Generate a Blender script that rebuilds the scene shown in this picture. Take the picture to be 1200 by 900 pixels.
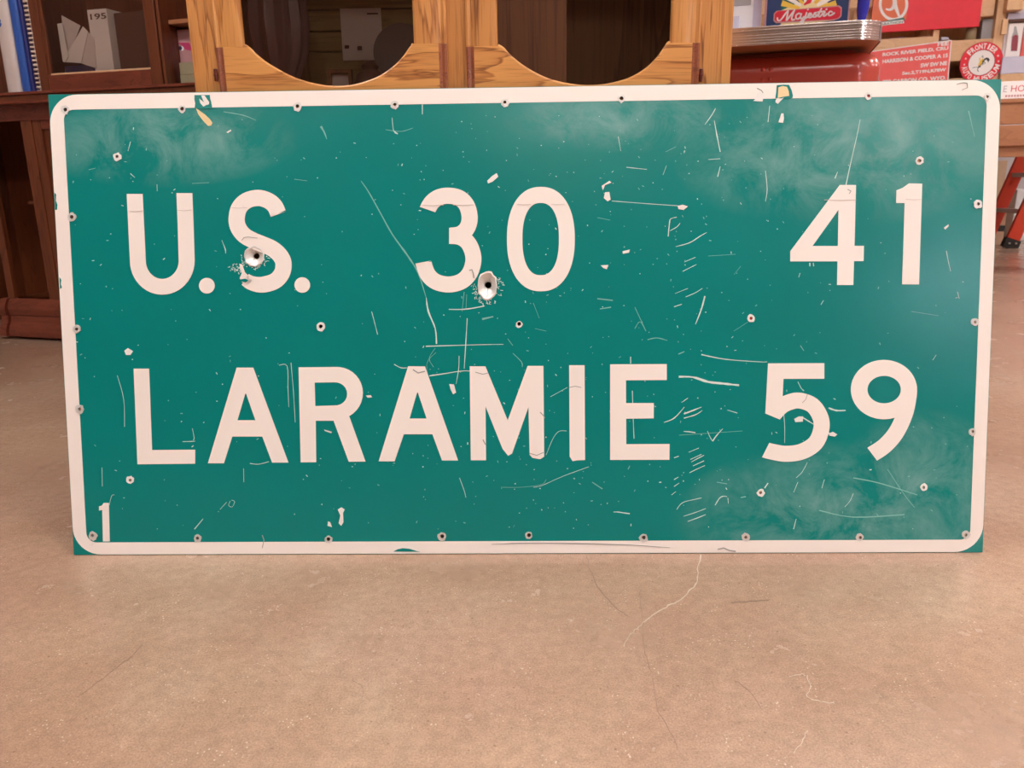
import bpy, bmesh, math, random
from mathutils import Vector, Matrix, noise
from mathutils.geometry import tessellate_polygon

for _o in list(bpy.data.objects):
    bpy.data.objects.remove(_o)
scene = bpy.context.scene
COL = scene.collection
PI = math.pi

# ------------------------------------------------------------------ camera
F, PITCH, ROLL, CAMH = 907.625, 0.257909, -0.0135586, 0.607431
cp, sp = math.cos(PITCH), math.sin(PITCH)
FW = Vector((0, cp, -sp)); UP0 = Vector((0, sp, cp)); RT0 = Vector((1, 0, 0))
cr, sr = math.cos(ROLL), math.sin(ROLL)
RT = RT0 * cr + UP0 * sr
UP = UP0 * cr - RT0 * sr
CO = Vector((0, 0, CAMH))
cam_data = bpy.data.cameras.new('camera'); cam = bpy.data.objects.new('camera', cam_data); COL.objects.link(cam)
cam_data.sensor_width = 36.0; cam_data.lens = F * 36.0 / 1200.0
cam_data.clip_start = 0.02; cam_data.clip_end = 100
cam.matrix_world = Matrix(((RT.x, UP.x, -FW.x, CO.x), (RT.y, UP.y, -FW.y, CO.y), (RT.z, UP.z, -FW.z, CO.z), (0, 0, 0, 1)))
cam_data.dof.use_dof = True; cam_data.dof.focus_distance = 1.27; cam_data.dof.aperture_fstop = 11.0
scene.camera = cam

# ------------------------------------------------------------------ world, exposure
scene.view_settings.view_transform = 'Standard'; scene.view_settings.look = 'None'
scene.view_settings.gamma = 1.0; scene.view_settings.use_curve_mapping = False
scene.view_settings.exposure = 0.03
world = bpy.data.worlds.new('daylight'); scene.world = world; world.use_nodes = True
world.node_tree.nodes['Background'].inputs['Color'].default_value = (0.72, 0.86, 1.0, 1)
world.node_tree.nodes['Background'].inputs['Strength'].default_value = 95.0
LAMP_STRENGTH = 25.5
LAMP_COLOR = (1.0, 0.98, 0.93)

# ------------------------------------------------------------------ pixel rays
def ray(x, y):
    return FW + RT * ((x - 600) / F) - UP * ((y - 450) / F)
def hit(x, y, p0, n):
    d = ray(x, y); return CO + d * ((p0 - CO).dot(n) / d.dot(n))
def flo(x, y, z=0.0):
    return hit(x, y, Vector((0, 0, z)), Vector((0, 0, 1)))
def atY(x, y, Y):
    return hit(x, y, Vector((0, Y, 0)), Vector((0, 1, 0)))

class Frame:
    """origin + right / back / up axes; P(u, v, w) is a world point"""
    def __init__(s, o, yaw=0.0):
        s.o = Vector(o); s.a = Vector((math.cos(yaw), math.sin(yaw), 0)); s.b = Vector((-math.sin(yaw), math.cos(yaw), 0)); s.c = Vector((0, 0, 1))
    def P(s, u, v, w): return s.o + s.a * u + s.b * v + s.c * w
    def px(s, x, y, v=0.0):                       # pixel -> (u, w) on the plane v
        q = hit(x, y, s.P(0, v, 0), s.b) - s.o
        return q.dot(s.a), q.dot(s.c)

# ------------------------------------------------------------------ materials
MATS = {}
def new_mat(name, color=(.5, .5, .5), rough=.5, metal=0.0, spec=.5, coat=0.0):
    m = bpy.data.materials.new(name); m.use_nodes = True
    b = m.node_tree.nodes['Principled BSDF']
    b.inputs['Base Color'].default_value = (*color, 1); b.inputs['Roughness'].default_value = rough
    b.inputs['Metallic'].default_value = metal; b.inputs['Specular IOR Level'].default_value = spec
    b.inputs['Coat Weight'].default_value = coat
    MATS[name] = m
    return m
def N(m, t): return m.node_tree.nodes.new(t)
def L(m, a, b): m.node_tree.links.new(a, b)
def bsdf(m): return m.node_tree.nodes['Principled BSDF']
def ramp(m, src, stops):
    r = N(m, 'ShaderNodeValToRGB'); e = r.color_ramp.elements
    e[0].position, e[0].color = stops[0][0], (*stops[0][1], 1)
    e[1].position, e[1].color = stops[-1][0], (*stops[-1][1], 1)
    for p, c in stops[1:-1]:
        k = e.new(p); k.color = (*c, 1)
    L(m, src, r.inputs['Fac']); return r.outputs['Color']
def mix(m, fac, a, b, mode='MIX'):
    n = N(m, 'ShaderNodeMixRGB'); n.blend_type = mode
    for k, v in (('Fac', fac), ('Color1', a), ('Color2', b)):
        if isinstance(v, (int, float)): n.inputs[k].default_value = v
        elif isinstance(v, tuple): n.inputs[k].default_value = (*v, 1)
        else: L(m, v, n.inputs[k])
    return n.outputs['Color']
def math_(m, op, a, b=0.0, clamp=False):
    n = N(m, 'ShaderNodeMath'); n.operation = op; n.use_clamp = clamp
    for i, v in enumerate((a, b)):
        if isinstance(v, (int, float)): n.inputs[i].default_value = v
        else: L(m, v, n.inputs[i])
    return n.outputs[0]
def coords(m, scale=(1, 1, 1), rot=(0, 0, 0), which='Object', loc=(0, 0, 0)):
    t = N(m, 'ShaderNodeTexCoord'); mp = N(m, 'ShaderNodeMapping')
    mp.inputs['Scale'].default_value = scale; mp.inputs['Rotation'].default_value = rot; mp.inputs['Location'].default_value = loc
    L(m, t.outputs[which], mp.inputs['Vector']); return mp.outputs['Vector']
def noise_tex(m, vec, scale, detail=4, rough=.5, dist=0.0):
    n = N(m, 'ShaderNodeTexNoise'); n.inputs['Scale'].default_value = scale; n.inputs['Detail'].default_value = detail
    n.inputs['Roughness'].default_value = rough; n.inputs['Distortion'].default_value = dist
    L(m, vec, n.inputs['Vector']); return n.outputs['Fac']
def bump(m, src, strength=.2, dist=.002):
    b = N(m, 'ShaderNodeBump'); b.inputs['Strength'].default_value = strength; b.inputs['Distance'].default_value = dist
    L(m, src, b.inputs['Height']); L(m, b.outputs['Normal'], bsdf(m).inputs['Normal'])

def wood(name, light, mid, dark, axis='z', freq=1.0, rough=.35, pores=1.0, coat=.15, loc=(0, 0, 0)):
    m = new_mat(name, mid, rough, coat=coat)
    st = {'x': (.06, 1, 1), 'y': (1, .06, 1), 'z': (1, 1, .06)}[axis]
    v = coords(m, st, loc=loc)
    wob = noise_tex(m, coords(m, tuple(.35 * q + .25 for q in st), loc=loc), 7 * freq, 3, .5)
    n1 = noise_tex(m, v, 26 * freq, 4, .55, 1.2)
    ringf = math_(m, 'FRACT', math_(m, 'MULTIPLY', math_(m, 'ADD', n1, math_(m, 'MULTIPLY', wob, 1.6)), 3.0))
    ring = ramp(m, ringf, [(0, (1, 1, 1)), (.72, (.55, .55, .55)), (.93, (0, 0, 0)), (1, (.8, .8, .8))])
    base = mix(m, ring, mid, light)
    tone = noise_tex(m, coords(m, tuple(q * .6 for q in st), loc=loc), 16 * freq, 2)
    base = mix(m, ramp(m, tone, [(.35, (0, 0, 0)), (.7, (.6, .6, .6))]), base, mid)
    st2 = tuple(q if q == 1 else .03 for q in st)
    pr = noise_tex(m, coords(m, st2, loc=loc), 330 * freq, 2, .6)
    pm = ramp(m, pr, [(.52, (0, 0, 0)), (.68, (1, 1, 1))])
    dk = math_(m, 'SUBTRACT', 1.0, ring)
    pmask = math_(m, 'MULTIPLY', pm, math_(m, 'ADD', math_(m, 'MULTIPLY', dk, .75), .22), True)
    col = mix(m, math_(m, 'MULTIPLY', pmask, .8 * pores, True), base, dark)
    line = ramp(m, ringf, [(.84, (0, 0, 0)), (.92, (1, 1, 1)), (.98, (0, 0, 0))])
    brk = ramp(m, noise_tex(m, coords(m, tuple(q * .5 for q in st), loc=loc), 40 * freq, 2), [(.42, (0, 0, 0)), (.6, (1, 1, 1))])
    col = mix(m, math_(m, 'MULTIPLY', math_(m, 'MULTIPLY', line, brk), .62 * pores), col, dark)
    L(m, col, bsdf(m).inputs['Base Color'])
    bump(m, pmask, -.15, .0006)
    return m

OAK_L, OAK_M, OAK_D = (.66, .31, .095), (.45, .17, .046), (.13, .04, .012)
wood('oak_upright', OAK_L, OAK_M, OAK_D, 'z')
wood('oak_across', OAK_L, OAK_M, OAK_D, 'x', loc=(3.1, 2.2, .7))
wood('oak_frame', OAK_L, OAK_M, OAK_D, 'z', loc=(1.3, 0, .4))
wood('oak_end_grain', (.34, .105, .045), (.25, .07, .035), (.1, .025, .015), 'y', freq=1.4, loc=(.3, .1, 0))
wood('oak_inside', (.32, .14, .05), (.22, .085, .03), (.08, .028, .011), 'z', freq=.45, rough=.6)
wood('dark_plywood', (.26, .10, .04), (.17, .06, .024), (.06, .020, .009), 'z', freq=.42, rough=.5, pores=1.0)
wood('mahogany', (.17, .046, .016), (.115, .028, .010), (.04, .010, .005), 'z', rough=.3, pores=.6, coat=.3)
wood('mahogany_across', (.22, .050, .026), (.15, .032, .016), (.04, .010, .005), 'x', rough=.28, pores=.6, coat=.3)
wood('pine', (.80, .52, .30), (.70, .42, .23), (.45, .24, .12), 'z', freq=.5, rough=.6, pores=.4, coat=0)
wood('pine_across', (.78, .50, .30), (.68, .41, .23), (.45, .24, .12), 'x', freq=.5, rough=.6, pores=.4, coat=0)
wood('bench_wood', (.42, .17, .075), (.33, .125, .055), (.16, .055, .025), 'x', freq=.5, rough=.5, pores=.5, coat=0)
wood('olive_board', (.34, .21, .075), (.26, .16, .055), (.10, .06, .025), 'x', freq=.6, rough=.7, pores=.6, coat=0)

# glass: clear pane with a Fresnel-weighted mirror
def glass_mat(name, tint=(1, 1, 1)):
    m = bpy.data.materials.new(name); m.use_nodes = True; nt = m.node_tree
    nt.nodes.remove(nt.nodes['Principled BSDF'])
    tr = nt.nodes.new('ShaderNodeBsdfTransparent'); tr.inputs['Color'].default_value = (*tint, 1)
    gl = nt.nodes.new('ShaderNodeBsdfGlossy'); gl.inputs['Roughness'].default_value = .02
    lw = nt.nodes.new('ShaderNodeLayerWeight'); lw.inputs['Blend'].default_value = .5
    pw = nt.nodes.new('ShaderNodeMath'); pw.operation = 'POWER'; pw.inputs[1].default_value = 5.0
    fr = nt.nodes.new('ShaderNodeMath'); fr.operation = 'MULTIPLY_ADD'; fr.inputs[1].default_value = .96; fr.inputs[2].default_value = .035
    nt.links.new(lw.outputs['Facing'], pw.inputs[0]); nt.links.new(pw.outputs[0], fr.inputs[0])
    mx = nt.nodes.new('ShaderNodeMixShader')
    nt.links.new(fr.outputs[0], mx.inputs[0]); nt.links.new(tr.outputs[0], mx.inputs[1]); nt.links.new(gl.outputs[0], mx.inputs[2])
    nt.links.new(mx.outputs[0], nt.nodes['Material Output'].inputs['Surface'])
    MATS[name] = m; return m
glass_mat('glass', (.9, .88, .86)); MATS['glass'].name

def emit(name, color, strength):
    m = bpy.data.materials.new(name); m.use_nodes = True; nt = m.node_tree
    nt.nodes.remove(nt.nodes['Principled BSDF'])
    e = nt.nodes.new('ShaderNodeEmission'); e.inputs['Color'].default_value = (*color, 1); e.inputs['Strength'].default_value = strength
    nt.links.new(e.outputs[0], nt.nodes['Material Output'].inputs['Surface']); MATS[name] = m; return m
emit('lamp_diffuser', LAMP_COLOR, LAMP_STRENGTH)

def plain(name, color, rough=.5, metal=0.0, spec=.5, var=.10, scale=18.0, coat=0.0):
    """solid colour with a little procedural mottling"""
    m = new_mat(name, color, rough, metal, spec, coat)
    n = noise_tex(m, coords(m), scale, 4)
    c = mix(m, n, tuple(q * (1 - var) for q in color), tuple(min(1, q * (1 + var)) for q in color))
    L(m, c, bsdf(m).inputs['Base Color']); return m
plain('wall_paint', (.34, .22, .19), .8, scale=2)
wood('panelling', (.16, .085, .045), (.11, .055, .03), (.05, .022, .012), 'z', freq=.25, rough=.7, coat=0)
plain('wall_far', (.72, .66, .70), .8, scale=2)
plain('ceiling_paint', (.75, .70, .66), .9, scale=2)
plain('lamp_housing', (.8, .8, .8), .5)
plain('aluminium', (.62, .60, .60), .35, .9)
plain('chrome', (.80, .70, .68), .2, 1.0, var=.03)
plain('chrome_groove', (.18, .14, .13), .35, .8)
plain('red_enamel', (.50, .060, .042), .25, var=.08, coat=.3)
plain('table_white', (.8, .76, .74), .3)
plain('black_rubber', (.015, .013, .013), .5)
plain('white_print', (.86, .80, .80), .5, var=.03)
plain('navy_print', (.012, .035, .13), .35, var=.2)
plain('green_print', (.01, .12, .10), .35)
plain('yellow_print', (.80, .50, .06), .4)
plain('cream_print', (.80, .66, .36), .4)
plain('red_print', (.62, .012, .04), .35)
plain('coral_print', (.86, .115, .11), .35)
plain('scarlet_print', (.80, .012, .035), .3)
plain('orange_print', (.72, .13, .04), .35)
plain('black_print', (.02, .018, .018), .4)
plain('brown_print', (.10, .035, .02), .5)
plain('grey_print', (.38, .36, .38), .5)
plain('white_card', (.84, .82, .86), .5, var=.04)
plain('lavender_card', (.60, .58, .74), .5)
plain('mauve_card', (.40, .22, .28), .5)
plain('pink_card', (.50, .25, .27), .6)
plain('magenta_print', (.55, .05, .16), .5)
plain('dull_paper', (.70, .56, .52), .7)
plain('paper', (.70, .60, .57), .7)
plain('paper_dim', (.58, .47, .45), .7)
plain('khaki_card', (.33, .28, .18), .6)
plain('blue_vinyl', (.03, .10, .42), .3)
plain('blue_vinyl_dark', (.015, .02, .16), .35)
plain('binder_white', (.68, .58, .56), .4)
plain('violet_cover', (.05, .03, .07), .4)
plain('wire_white', (.85, .70, .62), .3)
plain('blue_plastic', (.03, .03, .36), .25)
plain('ladder_orange', (.72, .06, .025), .4)
plain('step_grey', (.62, .56, .57), .4)
plain('beige_card', (.66, .45, .30), .6)
plain('bottle_label', (.30, .22, .12), .35)
plain('bottle_red', (.30, .03, .06), .35)
plain('hinge_brass', (.20, .06, .05), .3, .8)
plain('cut_glass', (.11, .050, .048), .38, coat=.15)
plain('seam_line', (.56, .47, .43), .6)
plain('dark_china', (.10, .045, .03), .5)
plain('floor_crack_pale', (.50, .37, .28), .5)
plain('floor_crack_dark', (.22, .13, .09), .6)

# sign materials
def sign_green():
    m = new_mat('sign_green', (0, .17, .14), .33, spec=.36)
    t = N(m, 'ShaderNodeTexCoord'); uv = t.outputs['UV']
    sep = N(m, 'ShaderNodeSeparateXYZ'); L(m, uv, sep.inputs[0])
    n_big = noise_tex(m, uv, 5, 3)
    base = mix(m, n_big, (.0, .172, .157), (.0, .203, .188))
    # chalky scuffed zones
    def blob(cx, cy, rx, ry):
        dx = math_(m, 'DIVIDE', math_(m, 'SUBTRACT', sep.outputs[0], cx), rx)
        dy = math_(m, 'DIVIDE', math_(m, 'SUBTRACT', sep.outputs[1], cy), ry)
        r2 = math_(m, 'ADD', math_(m, 'MULTIPLY', dx, dx), math_(m, 'MULTIPLY', dy, dy))
        return math_(m, 'SUBTRACT', 1.0, r2, True)
    tot = None
    for a in ((.12, .90, .15, .10), (.84, .86, .20, .16), (.62, .93, .14, .07), (.86, .08, .20, .17), (.93, .16, .09, .16)):
        q = blob(*a); tot = q if tot is None else math_(m, 'MAXIMUM', tot, q)
    mp = N(m, 'ShaderNodeMapping'); mp.inputs['Scale'].default_value = (2, 1, 1); L(m, uv, mp.inputs['Vector'])
    cl = noise_tex(m, mp.outputs['Vector'], 9, 8, .68, .5)
    chalk = math_(m, 'MULTIPLY', tot, ramp(m, cl, [(.40, (0, 0, 0)), (.75, (.55, .55, .55))]))
    base = mix(m, chalk, base, (.34, .50, .48))
    # tiny nicks
    sc = noise_tex(m, mp.outputs['Vector'], 170, 2, .6)
    nick = ramp(m, sc, [(.735, (0, 0, 0)), (.76, (.7, .7, .7))])
    dens = ramp(m, noise_tex(m, mp.outputs['Vector'], 4, 2), [(.45, (0, 0, 0)), (.65, (1, 1, 1))])
    
    L(m, base, bsdf(m).inputs['Base Color'])
    rg = ramp(m, cl, [(.3, (.215, .215, .215)), (.8, (.265, .265, .265))]); L(m, rg, bsdf(m).inputs['Roughness'])
    bump(m, noise_tex(m, mp.outputs['Vector'], 3.0, 2), .12, .02)
    return m
sign_green()
def sign_white():
    m = new_mat('sign_white', (.80, .72, .68), .42)
    c = coords(m)
    n = noise_tex(m, c, 3, 4); col = mix(m, n, (.80, .70, .67), (.84, .755, .71))
    d = ramp(m, noise_tex(m, c, 90, 3, .7), [(.70, (0, 0, 0)), (.78, (.5, .5, .5))])
    col = mix(m, d, col, (.62, .55, .52)); L(m, col, bsdf(m).inputs['Base Color']); return m
sign_white()
plain('bare_metal', (.66, .62, .60), .38, .35)
plain('chip_tan', (.72, .55, .30), .6)
plain('chip_pale', (.74, .70, .68), .5)
plain('scratch_white', (.56, .66, .64), .55)
plain('scratch_faint', (.16, .40, .36), .5)
plain('scratch_grey', (.30, .28, .27), .6)

def concrete():
    m = new_mat('polished_concrete', (.5, .35, .25), .3, coat=.0)
    c = coords(m)
    n1 = noise_tex(m, c, 2.1, 5, .6, .6)
    n2 = noise_tex(m, c, 6, 6, .65)
    n3 = noise_tex(m, c, 60, 4, .7)
    col = ramp(m, n1, [(.3, (.37, .22, .147)), (.5, (.435, .28, .195)), (.7, (.50, .35, .257))])
    col = mix(m, ramp(m, n2, [(.4, (0, 0, 0)), (.75, (.5, .5, .5))]), col, (.31, .195, .13))
    # rose toned stain patches of the acid-stained slab
    rose = ramp(m, noise_tex(m, c, .8, 4, .6, .4), [(.42, (0, 0, 0)), (.68, (.5, .5, .5))])
    col = mix(m, rose, col, (.40, .21, .16))
    fine = ramp(m, n3, [(.3, (.84, .84, .84)), (.7, (1.1, 1.1, 1.1))]); col = mix(m, 1.0, col, fine, 'MULTIPLY')
    grit = ramp(m, noise_tex(m, c, 420, 3, .7), [(.35, (.80, .80, .80)), (.65, (1.16, 1.16, 1.16))]); col = mix(m, 1.0, col, grit, 'MULTIPLY')
    vor = N(m, 'ShaderNodeTexVoronoi'); vor.inputs['Scale'].default_value = 160; L(m, c, vor.inputs['Vector'])
    vmask = ramp(m, vor.outputs['Distance'], [(.10, (1, 1, 1)), (.2, (0, 0, 0))])
    dens = ramp(m, noise_tex(m, c, 20, 3), [(.52, (0, 0, 0)), (.62, (1, 1, 1))])
    col = mix(m, math_(m, 'MULTIPLY', math_(m, 'MULTIPLY', vmask, dens), .6), col, (.80, .66, .52))
    vor2 = N(m, 'ShaderNodeTexVoronoi'); vor2.inputs['Scale'].default_value = 45; L(m, coords(m, loc=(3, 1, 0)), vor2.inputs['Vector'])
    pit = ramp(m, vor2.outputs['Distance'], [(.05, (1, 1, 1)), (.09, (0, 0, 0))])
    col = mix(m, math_(m, 'MULTIPLY', pit, .5), col, (.16, .09, .06))
    L(m, col, bsdf(m).inputs['Base Color'])
    L(m, ramp(m, n2, [(.3, (.17, .17, .17)), (.75, (.32, .32, .32))]), bsdf(m).inputs['Roughness'])
    bump(m, n3, .06, .002)
concrete()

# ------------------------------------------------------------------ object helpers
def link(name, verts, faces, mat, parent=None, smooth=False, kind=None, origin=None, uvs=None):
    me = bpy.data.meshes.new(name)
    vs = [Vector(v) for v in verts]
    if parent is None:
        if origin is None:
            origin = Vector(((min(v.x for v in vs) + max(v.x for v in vs)) / 2, (min(v.y for v in vs) + max(v.y for v in vs)) / 2, min(v.z for v in vs)))
        vs = [v - origin for v in vs]
    me.from_pydata([tuple(v) for v in vs], [], faces)
    me.update()
    bm = bmesh.new(); bm.from_mesh(me); bmesh.ops.recalc_face_normals(bm, faces=bm.faces); bm.to_mesh(me); bm.free()
    if smooth:
        for p in me.polygons: p.use_smooth = True
        try: me.set_sharp_from_angle(angle=math.radians(40))
        except Exception: pass
    me.materials.append(MATS[mat])
    if uvs is not None:
        ul = me.uv_layers.new(name='UVMap')
        for lp in me.loops: ul.data[lp.index].uv = uvs[lp.vertex_index]
    o = bpy.data.objects.new(name, me); COL.objects.link(o)
    if parent is None: o.location = origin
    else:
        o.parent = parent; o.matrix_parent_inverse = world_of(parent).inverted()
    if kind: o['kind'] = kind
    return o
def world_of(o):
    m = Matrix.Translation(o.location)
    return (world_of(o.parent) @ o.matrix_parent_inverse @ m) if o.parent else m
def thing(name, label, cat, loc, group=None):
    o = bpy.data.objects.new(name, None); COL.objects.link(o); o.location = loc; o.empty_display_size = .05
    return tag(o, label, cat, group)
def tag(o, label, cat=None, group=None):
    o['label'] = label
    if cat: o['category'] = cat
    if group: o['group'] = group
    return o
def struct(o, label=None):
    o['kind'] = 'structure'
    if label: o['label'] = label
    return o
class MB:
    def __init__(s): s.v = []; s.f = []
    def add(s, vs, fs):
        k = len(s.v); s.v += [Vector(v) for v in vs]; s.f += [tuple(i + k for i in f) for f in fs]; return s
    def box(s, fr, u0, u1, v0, v1, w0, w1):
        p = [fr.P(u, v, w) for w in (w0, w1) for v in (v0, v1) for u in (u0, u1)]
        return s.add(p, [(0, 1, 3, 2), (4, 6, 7, 5), (0, 4, 5, 1), (2, 3, 7, 6), (0, 2, 6, 4), (1, 5, 7, 3)])
    def bbox(s, fr, u0, u1, v0, v1, w0, w1, r=.003):
        """box with chamfered long edges on all sides"""
        r = min(r, (u1 - u0) / 3, (v1 - v0) / 3, (w1 - w0) / 3)
        bm = bmesh.new(); vs = [bm.verts.new((u, v, w)) for w in (w0, w1) for v in (v0, v1) for u in (u0, u1)]
        for f in [(0, 1, 3, 2), (4, 6, 7, 5), (0, 4, 5, 1), (2, 3, 7, 6), (0, 2, 6, 4), (1, 5, 7, 3)]: bm.faces.new([vs[i] for i in f])
        bmesh.ops.bevel(bm, geom=bm.edges[:], offset=r, segments=2, profile=.5, affect='EDGES')
        bm.verts.index_update()
        s.add([fr.P(*v.co) for v in bm.verts], [tuple(v.index for v in f.verts) for f in bm.faces]); bm.free(); return s
    def prism(s, outer, holes, m0, m1):
        """outer / holes: 2-D loops; m0, m1 map a 2-D point to the back and the front 3-D point"""
        loops = [outer] + list(holes); flat = [p for l in loops for p in l]
        tri = tessellate_polygon([[Vector((p[0], p[1], 0)) for p in l] for l in loops])
        n = len(flat); fs = []
        for t in tri: fs.append(tuple(t)); fs.append(tuple(i + n for i in reversed(t)))
        k = 0
        for l in loops:
            c = len(l)
            for i in range(c): j = (i + 1) % c; fs.append((k + i, k + j, k + j + n, k + i + n))
            k += c
        return s.add([m1(*p) for p in flat] + [m0(*p) for p in flat], fs)
    def tube(s, pts, r, seg=8, cap=True):
        rs = r if isinstance(r, (list, tuple)) else [r] * len(pts); pts = [Vector(p) for p in pts]; vs = []; n = len(pts)
        for i, p in enumerate(pts):
            t = (pts[min(i + 1, n - 1)] - pts[max(i - 1, 0)]).normalized()
            x = t.orthogonal().normalized() if i == 0 else (px_ - t * px_.dot(t)).normalized()
            px_ = x; y = t.cross(x)
            for k in range(seg):
                a = 2 * PI * k / seg; vs.append(p + (x * math.cos(a) + y * math.sin(a)) * rs[i])
        fs = [(i * seg + k, i * seg + (k + 1) % seg, (i + 1) * seg + (k + 1) % seg, (i + 1) * seg + k) for i in range(n - 1) for k in range(seg)]
        if cap: fs += [tuple(range(seg)), tuple(range((n - 1) * seg, n * seg))]
        return s.add(vs, fs)
    def lathe(s, prof, o, ax, ux, seg=24, flute=0.0, nf=0):
        ax = Vector(ax).normalized(); ux = Vector(ux).normalized(); uy = ax.cross(ux); vs = []
        for r, h in prof:
            for k in range(seg):
                a = 2 * PI * k / seg; q = r * (1 + flute * math.cos(nf * a)); vs.append(Vector(o) + ax * h + (ux * math.cos(a) + uy * math.sin(a)) * q)
        fs = [(i * seg + k, i * seg + (k + 1) % seg, (i + 1) * seg + (k + 1) % seg, (i + 1) * seg + k) for i in range(len(prof) - 1) for k in range(seg)]
        fs += [tuple(range(seg)), tuple(range((len(prof) - 1) * seg, len(prof) * seg))]
        return s.add(vs, fs)
    def build(s, name, mat, parent=None, **k): return link(name, s.v, s.f, mat, parent, **k)

def smooth_path(pts, n=5, closed=False):
    out = []; m = len(pts)
    for i in range(m if closed else m - 1):
        g = (lambda j: pts[j % m]) if closed else (lambda j: pts[max(0, min(m - 1, j))])
        p0, p1, p2, p3 = g(i - 1), g(i), g(i + 1), g(i + 2)
        for k in range(n):
            t = k / n
            out.append(tuple(.5 * ((2 * p1[c]) + (-p0[c] + p2[c]) * t + (2 * p0[c] - 5 * p1[c] + 4 * p2[c] - p3[c]) * t * t + (-p0[c] + 3 * p1[c] - 3 * p2[c] + p3[c]) * t ** 3) for c in (0, 1)))
    if not closed: out.append(tuple(pts[-1]))
    return out
def ribbon(pts, w, cut0=None, cut1=None):
    """closed outline of a stroke; w a number or one width per point; cut0 / cut1: unit vectors along the end cuts"""
    n = len(pts); A = []; B = []
    for i, p in enumerate(pts):
        a, b = pts[max(i - 1, 0)], pts[min(i + 1, n - 1)]
        tx, ty = b[0] - a[0], b[1] - a[1]; l = math.hypot(tx, ty) or 1
        nx, ny = -ty / l, tx / l
        if i == 0 and cut0: nx, ny = cut0
        if i == n - 1 and cut1: nx, ny = cut1
        h = (w[i] if isinstance(w, (list, tuple)) else w) / 2
        A.append((p[0] + nx * h, p[1] + ny * h)); B.append((p[0] - nx * h, p[1] - ny * h))
    return A + B[::-1]
def ell(cx, cy, rx, ry, n=48, e=2.0, a0=0.0):
    o = []
    for i in range(n):
        t = a0 + 2 * PI * i / n; c, s_ = math.cos(t), math.sin(t)
        o.append((cx + rx * math.copysign(abs(c) ** (2 / e), c), cy + ry * math.copysign(abs(s_) ** (2 / e), s_)))
    return o
def rrect(x0, x1, y0, y1, r, n=8):
    o = []
    for cx, cy, a in ((x1 - r, y1 - r, 0), (x0 + r, y1 - r, 90), (x0 + r, y0 + r, 180), (x1 - r, y0 + r, 270)):
        for k in range(n + 1):
            t = math.radians(a + 90 * k / n); o.append((cx + r * math.cos(t), cy + r * math.sin(t)))
    return o
def blob(cx, cy, rx, ry, seed, rot=0.0, n=14, amp=.22):
    rnd = random.Random(seed); o = []
    for i in range(n):
        t = 2 * PI * i / n; q = 1 + rnd.uniform(-amp, amp); x, y = rx * q * math.cos(t), ry * q * math.sin(t)
        o.append((cx + x * math.cos(rot) - y * math.sin(rot), cy + x * math.sin(rot) + y * math.cos(rot)))
    return o
_txt = {}
def text2d(s, bold=.012, spacing=1.0):
    """triangles of a text line, cap height about .7, starting at x = 0"""
    key = (s, bold, spacing)
    if key in _txt: return _txt[key]
    cu = bpy.data.curves.new('lettering', 'FONT'); cu.body = s; cu.size = 1; cu.offset = bold; cu.resolution_u = 3; cu.space_character = spacing
    ob = bpy.data.objects.new('lettering', cu); COL.objects.link(ob)
    dg = bpy.context.evaluated_depsgraph_get(); dg.update(); ev = ob.evaluated_get(dg); me = ev.to_mesh()
    vs = [(v.co.x, v.co.y) for v in me.vertices]; fs = [tuple(p.vertices) for p in me.polygons]
    ev.to_mesh_clear(); bpy.data.objects.remove(ob); bpy.data.curves.remove(cu)
    x0 = min(v[0] for v in vs); x1 = max(v[0] for v in vs); y0 = min(v[1] for v in vs); y1 = max(v[1] for v in vs)
    _txt[key] = (vs, fs, (x0, x1, y0, y1)); return _txt[key]
def put_text(name, s, mapf, mat, parent, box, bold=.012, spacing=1.0):
    """fit the text to box = (x0, x1, y0, y1) in the 2-D space of mapf"""
    vs, fs, (x0, x1, y0, y1) = text2d(s, bold, spacing)
    b = box
    P = [mapf(b[0] + (v[0] - x0) / (x1 - x0) * (b[1] - b[0]), b[2] + (v[1] - y0) / (y1 - y0) * (b[3] - b[2])) for v in vs]
    return link(name, P, fs, mat, parent)

# ================================================================== ROOM
YAW = math.radians(-16.5)
RM = Frame((0, 0, 0), YAW)
U0, U1, V0, V1, HH = -4.6, 8.0, -5.0, 10.0, 3.1
struct(MB().box(RM, U0, U1, V0, V1, -.08, 0).build('floor', 'polished_concrete', origin=Vector((0, 0, 0))), 'polished tan and rose concrete floor with fine cracks')
struct(MB().box(RM, U0, U1, V0, V1, HH, HH + .1).build('ceiling', 'ceiling_paint'))
struct(MB().box(RM, U0 - .1, U0, V0, V1, 0, HH).build('wall_left', 'wall_paint'))
struct(MB().box(RM, U1, U1 + .1, V0, V1, 0, HH).build('wall_right', 'wall_paint'))
struct(MB().box(RM, U0, U1, V1, V1 + .1, 0, HH).build('wall_back', 'wall_far'))
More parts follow.
